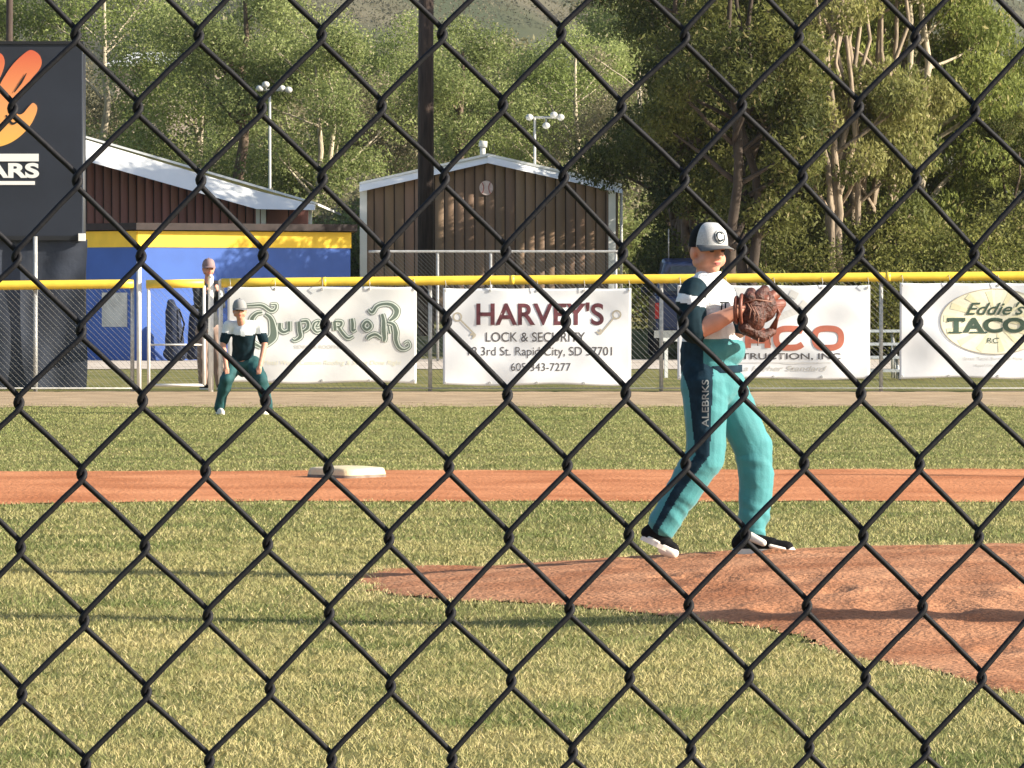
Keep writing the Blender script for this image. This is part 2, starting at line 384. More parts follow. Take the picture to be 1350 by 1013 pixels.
# ================================================================ near chain-link backstop
NODES = {0:[(100,46),(262,47),(424,46),(583,45),(740,43),(903,48),(1053,48),(1207,49)],
1:[(17,143),(182,142),(345,142),(503,140),(663,138),(819,141),(978,138),(1132,140),(1285,145)],
2:[(102,238),(265,237),(425,235),(586,235),(743,233),(902,236),(1058,232),(1208,236)],
3:[(22,339),(186,338),(347,337),(508,335),(667,331),(821,333),(978,328),(1133,330),(1284,335)],
4:[(107,436),(267,430),(429,428),(589,423),(746,423),(901,424),(1058,421),(1210,424)],
5:[(25,531),(188,528),(350,528),(511,521),(669,520),(825,518),(980,516),(1135,518),(1288,520)],
6:[(108,625),(271,621),(433,618),(592,615),(748,613),(904,611),(1060,610),(1212,611)],
7:[(27,722),(191,720),(353,717),(513,710),(671,709),(829,704),(983,704),(1138,706),(1290,707)],
8:[(111,818),(274,812),(434,808),(594,807),(751,802),(908,797),(1064,798),(1216,799)],
9:[(29,915),(193,912),(356,908),(515,904),(674,897),(830,893),(987,891),(1141,893),(1294,893)],
10:[(113,1007),(276,1003),(437,1001),(596,1000),(755,991),(911,988),(1067,985),(1220,988)]}
def build_backstop():
    H = np.array([[81.9968, 1.47425, 17.94195], [.336775, 96.79146, 44.73236], [.00226236, .000220336, 1.0]])
    K = np.array([[F, 0, CX], [0, F, CY], [0, 0, 1.]])
    M = np.linalg.inv(K) @ H; M = M/M[2, 2]*2.55
    # camera (x right, y down, z forward) -> world
    Rm = np.array([[1, 0, 0], [0, sp, cp], [0, -cp, sp]])   # columns handled below
    def c2w(p):
        x, yd, zf = p; return np.array([x, cp*zf + sp*yd, HC + sp*zf - cp*yd])
    U = c2w(M[:, 0]) - c2w((0, 0, 0)); Vv = c2w(M[:, 1]) - c2w((0, 0, 0)); O = c2w(M[:, 2])
    Nn = np.cross(U, Vv); Nn /= np.linalg.norm(Nn)
    if Nn[1] > 0: Nn = -Nn                                   # towards the camera
    res = {}
    Hm = H
    for r, l in NODES.items():
        for k, (x, y) in enumerate(l):
            c = 2*k+(1 if r % 2 == 0 else 0); q = Hm @ np.array([c, r, 1.]); s_ = q[2]
            res[(c, r)] = ((x-q[0]/q[2])/2470., (y-q[1]/q[2])/2470.)
    Uh = U/np.linalg.norm(U); Vh = Vv/np.linalg.norm(Vv)
    r0 = 0.00160
    rs = np.random.default_rng(4)
    jit = {}
    def knot(c, r):
        p = O + U*c + Vv*r
        if (c, r) in res: a, b = res[(c, r)]
        else:
            if (c, r) not in jit: jit[(c, r)] = rs.normal(0, .0006, 2)
            a, b = jit[(c, r)]
        return p + Uh*a + Vh*b
    rows = range(-24, 36); ns = 7; allV = []; allF = []; base = 0
    ang = np.arange(ns)*2*np.pi/ns
    cache = {}
    def kn(c, r):
        if (c, r) not in cache: cache[(c, r)] = knot(c, r)
        return cache[(c, r)]
    e = .0016
    for k in range(-50, 75):
        pts = []
        for r in rows:
            # knots of column c sit on rows where (c+r) odd
            left = ((k+r) % 2 == 1)
            c = k if left else k+1
            s = -1 if left else 1            # apex points this way
            P = kn(c, r)
            # strand arriving from above: left apex receives '/', right apex receives '\'
            dep_in = 1 if left else -1       # '/' in front (towards camera)
            d = r0*1.05
            for (du, dv, dd) in ((-.0016, -.0050, dep_in), (.0002, -.0030, dep_in), (.0012, -.0015, dep_in*.7), (e, 0, 0), (.0012, .0015, -dep_in*.7), (.0002, .0030, -dep_in), (-.0016, .0050, -dep_in)):
                pts.append(P + Uh*(s*du) + Vh*dv + Nn*(dd*d))
            # bow of the strand going down to the next knot
            c2 = k+1 if left else k; P2 = kn(c2, r+1)
            for t in (.12, .3, .5, .7, .88):
                bow = (.0008+rs.normal(0, .0003))*(4*t*(1-t))
                A_ = P - Uh*(s*.0016) + Vh*.0050; B_ = P2 + Uh*(s*.0016) - Vh*.0050; q = A_*(1-t)+B_*t
                pts.append(q + Uh*(s*bow*.4) - Vh*bow*.7 + Nn*(-dep_in*d))
        pts = np.array(pts); t = np.gradient(pts, axis=0); t /= np.linalg.norm(t, axis=1)[:, None]
        a = np.cross(t, Nn); a /= np.linalg.norm(a, axis=1)[:, None]; b = np.cross(a, t)
        ring = pts[:, None, :] + r0*(np.cos(ang)[None, :, None]*a[:, None, :] + np.sin(ang)[None, :, None]*b[:, None, :])
        n = len(pts); allV.append(ring.reshape(-1, 3)); i = np.arange(n-1)[:, None]*ns; j = np.arange(ns)[None]
        f = np.stack([i+j, i+(j+1) % ns, i+ns+(j+1) % ns, i+ns+j], -1).reshape(-1, 4)+base
        allF.append(f); base += n*ns
    V = np.concatenate(allV); Fq = np.concatenate(allF)
    root = empty('chain_link_fence', tuple(O), 'black vinyl coated chain-link backstop with large diamonds, right in front of the viewer', 'fence')
    m = mat('black_vinyl', (0.007, 0.007, 0.010), 0.66, var=.15, scale=25, bump=.06, bscale=180, spec=.25)
    link('wire_mesh', np_mesh('wire_mesh', V, Fq, True), m, root)
    top = O + Vv*(-24); bot = O + Vv*(34)
    for c in (-50.5, 76):
        p = O + U*c
        b = MB(); b.tube([(p[0], p[1], 0), (p[0], p[1], top[2]+.02)], .03, 14); b.tube([(p[0], p[1], top[2]+.02), (p[0], p[1], top[2]+.05)], [.033, .01], 14); b.build('post', m, root)
    b = MB(); p0 = top+U*-50.5; p1 = top+U*76; b.tube([p0, p1], .021, 12); b.build('top_rail', m, root)
build_backstop()
# ================================================================ outfield fence
m_galv = mat('galvanised_steel', (0.46, 0.46, 0.45), 0.55, var=.15, scale=20, metal=.35)
m_wire = mat('fence_wire', (0.26, 0.27, 0.27), 0.6, metal=.3)
m_postw = mat('pale_post_paint', (0.72, 0.71, 0.68), 0.5, var=.08, scale=10)
m_cap = mat('yellow_plastic', (0.84, 0.58, 0.06), 0.45, var=.12, scale=5, spec=.5)
FD = 62.0
RT = lambda px: 376.5 - 6.5*min(1, max(0, (px)/600)) - 6.0*min(1, max(0, (px-600)/750))   # rail centre in the photo
def zig(x0, x1, z0f, z1f, y, pitch=.075, th=.0042):
    """woven wire between x0,x1 as thin 3-sided wires"""
    Vs = []; Fs = []; base = 0; nw = int((x1-x0)/(pitch/2*1)); hw = pitch/2
    ang = np.array([0, 2.094, 4.189])
    for k in range(int((x1-x0)/hw)):
        xa = x0+k*hw; zb = z0f; zt = z1f((xa)) if callable(z1f) else z1f; n = int((zt-zb)/hw)+2
        r = np.arange(n); xs = xa + np.where((r+k) % 2 == 0, -.002, hw+.002); zs = np.minimum(zb + r*hw, zt)
        P = np.stack([xs, np.full(n, y), zs], 1)
        ring = P[:, None, :] + th/2*np.stack([np.cos(ang)*.7, np.sin(ang), np.cos(ang)*.7], 1)[None]
        Vs.append(ring.reshape(-1, 3)); i = np.arange(n-1)[:, None]*3; j = np.arange(3)[None]
        Fs.append(np.stack([i+j, i+(j+1) % 3, i+3+(j+1) % 3, i+3+j], -1).reshape(-1, 4)+base); base += n*3
    return np.concatenate(Vs), np.concatenate(Fs)
def fence_run(px0, px1, D, postpx, label, cap=True, name='chain_link_fence', mesh_from=.03, rtop=None, endposts=()):
    x0, x1 = GX(px0, D), GX(px1, D)
    root = empty(name, ((x0+x1)/2, D, 0), label, 'fence')
    zr = lambda x: GZ((rtop or RT)(CX+x/D*F), D)
    V, Fq = zig(x0, x1, mesh_from, lambda x: zr(x)-.02, D)
    link('wire_mesh', np_mesh('wire_mesh', V, Fq), m_wire, root)
    xs = np.linspace(x0, x1, 30); b = MB(); b.tube([(x, D+.035, zr(x)-.01) for x in xs], .022, 8); b.build('top_rail', m_galv, root)
    if cap:
        b = MB(); b.tube([(x, D+.035, zr(x)) for x in xs], .060, 14); cp_ = b.build('yellow_rail_cap', m_cap, root)
        x = math.ceil(x0/2.44)*2.44
        while x < x1-.1: b = MB(); b.tube([(x-.03, D+.035, zr(x)), (x+.03, D+.035, zr(x))], .0625, 14); b.build('cap_joint', m_cap, cp_); x += 2.44
    b = MB(); b.tube([(x0, D, .05), (x1, D, .05)], .008, 5); b.build('bottom_wire', m_galv, root)
    for p in postpx:
        x = GX(p, D); b = MB(); b.tube([(x, D+.06, -.1), (x, D+.06, zr(x)-.03)], .026, 10); b.build('post', m_galv, root)
    return root
fence_run(292, 1750, FD, (567, 872, 1162, 1462, 1748), 'long low chain-link outfield fence with a yellow cap along its top rail, behind the banners')
fence_run(-520, 176, FD, (-500, -220, 46, 174), 'low chain-link fence section with yellow cap in front of the dark scoreboard')
# gate
def build_gate():
    root = empty('fence_gate', (GX(234, FD), FD, 0), 'narrow chain-link gate with white frame and yellow top rail beside the tall white post', 'gate')
    z0, z1 = GZ(508, FD), GZ(377, FD); x0, x1 = GX(196, FD), GX(269, FD)
    b = MB()
    for x in (x0, x1): b.tube([(x, FD, z0), (x, FD, z1)], .021, 10)
    b.tube([(x0, FD, z0), (x1, FD, z0)], .018, 8); b.tube([(x0, FD, (z0+z1)/2-.12), (x1, FD, (z0+z1)/2-.12)], .012, 8)
    b.build('frame', m_postw, root)
    V, Fq = zig(x0+.02, x1-.02, z0, z1, FD-.004); link('wire_mesh', np_mesh('wire_mesh', V, Fq), m_wire, root)
    b = MB(); b.tube([(x0-.03, FD, z1+.02), (x1, FD, z1+.03)], .058, 12); b.build('yellow_rail_cap', m_cap, root)
    b = MB(); b.box((x1-.03, FD-.05, .72), (x1+.06, FD-.02, .76)); b.build('latch', m_galv, root)
build_gate()
def post_thing(px, pt, D, r, m, label, cat='post'):
    x = GX(px, D); b = MB(); zt = GZ(pt, D)
    b.tube([(x, D, -.1), (x, D, zt)], r, 12); b.tube([(x, D, zt), (x, D, zt+.04)], [r*1.15, r*.4], 12)
    o = b.build('fence_post', m, None); tag(o, label, cat)
post_thing(183.5, 336, FD+.02, .033, m_postw, 'tall white fence post left of the narrow gate')
post_thing(278, 366, FD+.05, .036, m_postw, 'white gate post between gate and adult in dark jacket')
post_thing(291, 372, FD+.05, .030, m_postw, 'second white post right beside the gate post, behind the fielder')
# rear fence in front of the brown building
fence_run(486, 822, 88.0, (577, 647, 812), 'taller plain chain-link fence behind the outfield fence, in front of the brown shed', cap=False, mesh_from=.0, rtop=lambda px: 331.)
# ================================================================ banners
m_vinyl = mat('banner_vinyl', (0.73, 0.75, 0.78), 0.5, var=.04, scale=1.2, bump=.25, bscale=3, spec=.4)
m_vinyl2 = mat('banner_vinyl_warm', (0.73, 0.74, 0.73), 0.5, var=.03, scale=1.2, bump=.25, bscale=3, spec=.4)
def banner(l, t, r, b, label, m, seed, hem=True):
    D = FD-.05
    x0, x1, z0, z1 = GX(l, D), GX(r, D), GZ(b, D), GZ(t, D)
    def wave(x, z):
        x = np.asarray(x, float); z = np.asarray(z, float)
        return D + .014*np.sin(x*3.1+z*2+seed) + .010*np.sin(x*7.3-z*4.1+seed*2) + .007*np.sin(z*9+x*2.2+seed) + .006*np.abs(np.sin(x*2.6+z*3.3+seed))
    nx, nz = 80, 40; xs = np.linspace(x0, x1, nx); zs = np.linspace(z0, z1, nz); X, Z = np.meshgrid(xs, zs)
    u = (X-x0)/(x1-x0); v = (Z-z0)/(z1-z0)
    Z = Z + .012*np.sin(u*9.4+seed)*(1-v)*1.0 - .010*np.abs(np.sin(u*math.pi*4))*v
    Y = wave(X, Z)
    Vf = np.stack([X, Y, Z], -1).reshape(-1, 3); Vb = Vf+np.array([0, .003, 0]); n = nx*nz
    i = (np.arange(nz-1)[:, None]*nx+np.arange(nx-1)[None]).ravel()
    f1 = np.stack([i, i+1, i+nx+1, i+nx], 1); f2 = f1[:, ::-1]+n
    e = list(range(nx-1)); rim = [(a, n+a, n+a+1, a+1) for a in e] + [((nz-1)*nx+a+1, n+(nz-1)*nx+a+1, n+(nz-1)*nx+a, (nz-1)*nx+a) for a in e]
    rim += [((a+1)*nx, n+(a+1)*nx, n+a*nx, a*nx) for a in range(nz-1)] + [(a*nx+nx-1, n+a*nx+nx-1, n+(a+1)*nx+nx-1, (a+1)*nx+nx-1) for a in range(nz-1)]
    root = empty('banner', ((x0+x1)/2, D, z0), label, 'banner', 'vinyl advertising banners tied to the outfield fence')
    link('sheet', np_mesh('sheet', np.concatenate([Vf, Vb]), np.concatenate([f1, f2, np.array(rim)]), True), m, root)
    for uu in (0.012, .25, .5, .75, .988):
        for zz in (z0+.03, z1-.035):
            x = x0+(x1-x0)*uu; y = float(wave(x, zz))-.006; c = Vector((x, y, zz))
            pts = [c+Vector((math.cos(a), 0, math.sin(a)))*.014 for a in np.linspace(0, 6.283, 10)]
            g = MB(); g.tube(pts, .004, 5); g.build('grommet', m_galv, root)
        g = MB(); x = x0+(x1-x0)*uu; g.tube([(x, D-.01, z1-.035), (x+.01, D-.02, z1+.04), (x, D+.03, z1+.10)], .004, 5); g.build('tie', m_galv, root)
    return root, wave, D
ink_g = mat('ink_grey_green', (0.12, 0.16, 0.13), .6); ink_lg = mat('ink_pale_green', (0.62, 0.68, 0.62), .6); ink_grey = mat('ink_grey', (0.55, 0.55, 0.53), .6)
ink_mar = mat('ink_maroon', (0.11, 0.03, 0.04), .6, var=.3, scale=12); ink_dk = mat('ink_dark', (0.09, 0.085, 0.09), .6); ink_tan = mat('ink_tan', (0.45, 0.41, 0.33), .6)
ink_red = mat('ink_brick_red', (0.45, 0.14, 0.09), .6, var=.1, scale=5); ink_cream = mat('ink_cream', (0.74, 0.71, 0.48), .6, var=.06, scale=5); ink_dg = mat('ink_dark_green', (0.05, 0.085, 0.06), .6)
ink_cream2 = mat('ink_cream_pale', (0.78, 0.76, 0.60), .6)
# --- 1: blackletter wordmark
rt, wv, D = banner(300, 378, 549, 505, 'white banner with ornate blackletter word in grey-green, behind the crouching fielder', m_vinyl2, 1.0)
ol = MB()
def orn(pts, ws, closed=False):
    """outlined stroke: dark rim, pale band, dark core"""
    w_ = ws if isinstance(ws, (list, tuple)) else [ws]*len(pts)
    ribbon(ol, pts, [a+5.0 for a in w_], D, .004, closed, 0, wv)
    ribbon(ol, pts, [a+3.2 for a in w_], D, .006, closed, 1, wv)
    ribbon(ol, pts, [a for a in w_], D, .008, closed, 0, wv)
# S
orn([(318,404),(333,403),(346,403),(357,410),(363,408),(364,402),(357,402)], [1, 2, 2.5, 3, 2, 1.5, 1])
orn([(346,412),(338,414),(332,422),(336,432),(346,436)], [2, 3, 5, 4, 3])
orn([(350,414),(357,420),(360,432),(360,444),(352,452),(344,459)], [2, 4, 7, 9, 8, 1.5])
orn([(326,444),(334,452),(344,458)], [2, 4, 2])
# u p e r i o
orn([(369,426),(369,434),(374,438),(380,436)], [3.5, 4, 3, 2.5]); orn([(381,424),(381,437)], 3.2)
orn([(394,424),(395,436),(396,444),(389,449),(385,447)], [3, 4, 4, 2, 1]); orn([(397,424),(405,424),(406,432),(400,437)], [2, 3, 3.5, 2])
orn([(424,429),(417,431),(421,424),(415,426),(413,433),(418,438),(424,436)], [1.2, 1.2, 1.4, 2, 2.6, 2, 1])
orn([(441,424),(442,436)], 3.4); orn([(442,424),(450,425),(449,430),(444,431)], [1.8, 2.6, 2.2, 1.6]); orn([(446,431),(452,440),(459,446),(466,443)], [2.2, 3, 2.6, 1])
orn([(464,420),(465,428),(465,436),(469,434)], [2.6, 3.4, 3, 1.5]); orn([(484,424),(479,430),(484,435),(489,430)], [2.6, 3, 3, 3], True)
# large R
orn([(486,408),(491,412),(497,404),(506,401),(516,402),(523,409),(521,417),(514,423)], [1.5, 3, 3, 3, 4, 6, 5, 2])
orn([(504,414),(506,424),(506,436),(507,446),(506,451)], [2.5, 4, 5, 4, 1.5]); orn([(503,446),(495,441),(487,444),(484,448)], [2, 3, 3, 1])
orn([(511,425),(519,428),(522,438),(522,448),(526,458),(533,461),(540,457),(538,451),(533,454)], [2, 3, 5, 4, 3, 1.8, 1.2, 1, .8])
orn([(512,430),(514,440)], 1.6)
ol.build('lettering', [ink_g, ink_lg], rt)
text('SIDING & ROOFING', 420, 457.5, 64, 4.6, D, ink_grey, rt, wave=wv, off=.004, bold=.01)
text('Metal Work, Custom Roofing & Siding Done Right', 438, 479, 182, 7.5, D, ink_cream2, rt, wave=wv, off=.004, shear=.2)
# --- 2: lock and key
rt, wv, D = banner(584, 380, 832, 508, 'white banner with maroon heading and a key drawn at each side', m_vinyl, 2.3)
text("HARVEY'S", 712, 414, 168, 30, D, ink_mar, rt, wave=wv, off=.006, bold=.02)
text('LOCK & SECURITY', 706, 444.5, 131, 12.5, D, ink_dk, rt, wave=wv, off=.004, bold=.004)
text('18 3rd St. Rapid City, SD 57701', 712, 465, 190, 15, D, ink_dk, rt, wave=wv, off=.004)
text('605-343-7277', 713, 484, 79, 10.5, D, ink_dk, rt, wave=wv, off=.004)
def key(cx, cy, ex, ey, name='key_drawing'):
    k = MB(); d = Vector((ex-cx, ey-cy)).normalized(); q = Vector((-d.y, d.x))
    ribbon(k, [(cx+math.cos(a)*5.2, cy+math.sin(a)*5.2) for a in np.linspace(0, 6.283, 9)[:-1]], 2.0, D, .004, True, 0, wv)
    ribbon(k, [(cx+d.x*5, cy+d.y*5), (ex, ey)], 2.2, D, .005, False, 0, wv)
    for t, l in ((1.0, 6), (.86, 5), (.93, 3)):
        bx, by = cx+(ex-cx)*t, cy+(ey-cy)*t; ribbon(k, [(bx, by), (bx+q.x*l, by+q.y*l)], 2.4, D, .006, False, 0, wv)
    k.build(name, ink_tan, rt)
key(603, 418, 627, 442); key(813, 415, 791, 441)
# --- 3: construction
rt, wv, D = banner(893, 376, 1147, 500, 'white banner with big brick-red rounded letters, partly hidden behind the pitcher', m_vinyl, 3.9)
k = MB()
ribbon(k, [(986,459),(987,442),(994,435),(1003,435),(1011,442),(1012,459)], 8, D, .006, False, 0, wv); ribbon(k, [(988,450),(1010,450)], 6, D, .008, False, 0, wv)
ribbon(k, [(1058,437),(1050,434),(1032,434),(1024,440),(1024,452),(1032,458),(1050,458),(1058,454)], 8, D, .006, False, 0, wv)
ribbon(k, [(1082,434),(1100,434),(1108,440),(1108,452),(1100,458),(1082,458),(1075,452),(1075,440)], 8, D, .006, True, 0, wv)
k.build('large_lettering', ink_red, rt)
text('CONSTRUCTION, INC', 1018, 470.5, 180, 9.5, D, ink_dk, rt, wave=wv, off=.004, bold=.012)
text('to a Higher Standard', 1027, 487, 126, 9, D, ink_grey, rt, wave=wv, off=.004, shear=.3, bold=.012)
k = MB()
ribbon(k, [(960,478.5),(1096,478.5)], 1.1, D, .004, False, 0, wv)
for (a, b) in (((1025,419),(1052,409)), ((1041,386),(1051,391)), ((1056,399),(1062,404))):
    ribbon(k, [a, b], 9, D, .004, False, 0, wv)
k.build('grey_marks', mat('ink_pale_grey', (.62, .62, .61), .6), rt)
# --- 4: tacos
rt, wv, D = banner(1186, 373, 1446, 499, 'white banner with cream oval and dark green slab lettering at the right edge', m_vinyl, 5.2)
k = MB(); n = 40
cv = [W(1312+math.cos(a)*72, 424+math.sin(a)*43, D) for a in np.linspace(0, 2*math.pi, n, endpoint=False)]
for v in cv: v.y = float(wv(v.x, v.z))-.006
cc = W(1312, 424, D); cc.y = float(wv(cc.x, cc.z))-.006
rings = []
for t in (1, .75, .5, .25): rings.append([cc.lerp(v, t) for v in cv])
for r_ in rings:
    for v in r_: v.y = float(wv(v.x, v.z))-.006
vs = [v for r_ in rings for v in r_]+[cc]
fs = [(i*n+j, i*n+(j+1) % n, (i+1)*n+(j+1) % n, (i+1)*n+j) for i in range(3) for j in range(n)]+[(3*n+j, 3*n+(j+1) % n, 4*n) for j in range(n)]
k.add(vs, fs)
k.build('cream_oval', ink_cream2, rt)
k = MB(); ribbon(k, [(1312+math.cos(a)*72, 424+math.sin(a)*43) for a in np.linspace(0, 6.283, 33)[:-1]], 1.1, D, .009, True, 0, wv)
k.build('oval_outline', ink_tan, rt)
k = MB()
for q in range(14):
    a = q*math.pi/7+.1
    ribbon(k, [(1312+math.cos(a)*20, 424+math.sin(a)*14), (1312+math.cos(a)*68, 424+math.sin(a)*40)], [1, 9], D, .008, False, 0, wv)
k.build('sun_rays', ink_cream, rt)
text("Eddie's", 1312, 407, 78, 17, D, ink_dg, rt, wave=wv, off=.012, shear=.45, bold=.012)
text('TACOS', 1309, 429, 121, 20, D, ink_dg, rt, wave=wv, off=.012, bold=.045)
k = MB()
for (x_, w_) in ((1259,18),(1284,12),(1296,12)): ribbon(k, [(x_-w_/2, 438.6), (x_+w_/2, 438.6)], 2.2, D, .013, False, 0, wv)
ribbon(k, [(1250,420),(1250,425)], 2.4, D, .013, False, 0, wv); ribbon(k, [(1270,420),(1270,425)], 2.4, D, .013, False, 0, wv)
k.build('letter_serifs', ink_dg, rt)
text('RC', 1309, 449, 17, 7, D, ink_dg, rt, wave=wv, off=.012, shear=.2)
text('Street Tacos, Burritos & More', 1310, 473, 78, 4.5, D, ink_grey, rt, wave=wv, off=.005)
text('Rapid City', 1298, 482, 24, 4, D, ink_grey, rt, wave=wv, off=.005)
# ================================================================ people
skin = mat('skin', (0.60, 0.29, 0.20), 0.5, var=.08, scale=14, spec=.35)
skin.node_tree.nodes['Principled BSDF'].inputs['Subsurface Weight'].default_value = 0.08
skin.node_tree.nodes['Principled BSDF'].inputs['Subsurface Radius'].default_value = (.02, .008, .005)
m_teal = mat('teal_knit', (0.045, 0.225, 0.245), 0.75, var=.10, scale=9, bump=.12, bscale=120, sheen=.2)
m_navy = mat('navy_panel', (0.010, 0.028, 0.045), 0.8, var=.2, scale=30, bump=.1, bscale=120, spec=.12)
m_white = mat('white_jersey', (0.78, 0.79, 0.80), 0.75, var=.04, scale=9, bump=.3, bscale=120)
m_dteal = mat('dark_teal_sleeve', (0.009, 0.024, 0.034), 0.8, var=.2, scale=20, spec=.12)
m_black = mat('black_cloth', (0.006, 0.006, 0.007), 0.8, spec=.12); m_heather = mat('heather_grey', (0.50, 0.50, 0.50), 0.8, var=.15, scale=220)
m_hair = mat('brown_hair', (0.07, 0.04, 0.025), 0.6); m_eye = mat('eye_dark', (0.03, 0.02, 0.018), .3); m_lip = mat('lip', (0.42, 0.11, 0.10), .45)
m_sole = mat('shoe_sole_white', (0.78, 0.72, 0.64), .6); m_leather = mat('glove_leather', (0.075, 0.026, 0.018), 0.5, var=.5, scale=45, bump=.6, bscale=70)
m_lace = mat('glove_lace', (0.24, 0.12, 0.085), .6); m_leather2 = mat('glove_leather_light', (0.17, 0.055, 0.035), .5, var=.3, scale=30)
def fold(amp, sc, stretch=(1, 1, .6), seed=0.0):
    def f(c):
        p = Vector((c.x*sc*stretch[0]+seed, c.y*sc*stretch[1], c.z*sc*stretch[2]))
        a = mnoise.noise(p); b = mnoise.noise(p*2.3+Vector((5, 2, 1)))
        return amp*((1-abs(a)*2.2) + .45*b)
    return f
def basis(fw, up=(0, 0, 1)):
    f = Vector(fw).normalized(); u = Vector(up); s = f.cross(u).normalized(); u = s.cross(f).normalized()
    return f, s, u            # s = the figure's right-hand side when seen from behind... (f x up)
def RM(f, s, u):              # local (x=s, y=f, z=u)
    return Matrix((s, f, u)).transposed()
def head_parts(b, c, fw, k=1.0):
    """c = centre of skull, k = scale (1 -> 0.22 m tall head)"""
    f, s, u = basis(fw, (0, 0, 1)); M = RM(f, s, u)
    P = lambda x, y, z: c + s*x*k + f*y*k + u*z*k
    b.ell(P(0, -.008, .02), (.073*k, .090*k, .088*k), M, 24, 16)
    b.ell(P(0, .018, -.035), (.060*k, .066*k, .068*k), M, 20, 14)       # face
    b.ell(P(0, .040, -.082), (.034*k, .034*k, .028*k), M)               # chin
    for q in (-1, 1):
        b.ell(P(q*.034, .040, -.045), (.030*k, .030*k, .034*k), M)      # cheeks
        b.ell(P(q*.074, -.012, -.020), (.010*k, .020*k, .031*k), M, 14, 10)   # ears
        b.ell(P(q*.052, .0, -.062), (.020*k, .036*k, .024*k), M)        # jaw
        b.ell(P(q*.028, .072, .012), (.022*k, .012*k, .009*k), M)       # brow
    b.caps(P(0, .078, .004), .008*k, P(0, .094, -.028), .0125*k)        # nose
    for q in (-1, 1): b.ell(P(q*.010, .086, -.031), (.008*k, .009*k, .007*k), M, 10, 8)
    b.ell(P(0, .074, -.058), (.022*k, .012*k, .009*k), M, 12, 8)        # mouth mound
    return P, M
def face_details(P, M, k, root):
    b = MB()
    for q in (-1, 1): b.ell(P(q*.029, .0745, -.004), (.0125*k, .006*k, .0062*k), M, 12, 8)
    b.build('eyes', m_eye, root)
    b = MB(); b.ell(P(0, .0835, -.0555), (.0185*k, .005*k, .0032*k), M, 12, 8); b.ell(P(0, .0825, -.0615), (.0155*k, .005*k, .0042*k), M, 12, 8)
    b.build('lips', m_lip, root)
    b = MB()
    for q in (-1, 1): b.caps(P(q*.016, .083, .016), .0028*k, P(q*.044, .070, .017), .0022*k, 8)
    b.build('eyebrows', m_hair, root)
def hand(b, wr, d, palm_n, k=1.0, curl=.6):
    """wr wrist, d direction of the fingers, palm_n normal out of the palm; five separate bent fingers"""
    d = Vector(d).normalized(); n = Vector(palm_n); n = (n-d*n.dot(d)).normalized(); t = d.cross(n)
    b.caps(wr, .020*k, wr+d*.04*k, .024*k)
    for i, (off, L) in enumerate(((-.026, .060), (-.009, .068), (.009, .064), (.025, .050))):
        b.caps(wr+d*.02*k+t*off*.6*k, .013*k, wr+d*.062*k+t*off*k, .0105*k, 10)
        a = wr+d*.066*k+t*off*k; p = a; dd = d.copy()
        for j, fr in enumerate((.45, .32, .23)):
            ang = curl*(.5+.5*j); e = (d*math.cos(ang*(j+.6))+n*math.sin(ang*(j+.6))).normalized()
            q = p+e*L*fr*k; b.caps(p, (.0088-.0008*j)*k, q, (.0082-.0008*j)*k, 10); p = q
    a = wr+d*.022*k-t*.020*k; e = (d*.65-t*.6+n*.45).normalized(); q = a+e*.03*k; b.caps(a, .012*k, q, .010*k, 10)
    e2 = (d*.8-t*.1+n*.6).normalized(); b.caps(q, .0098*k, q+e2*.026*k, .008*k, 10)
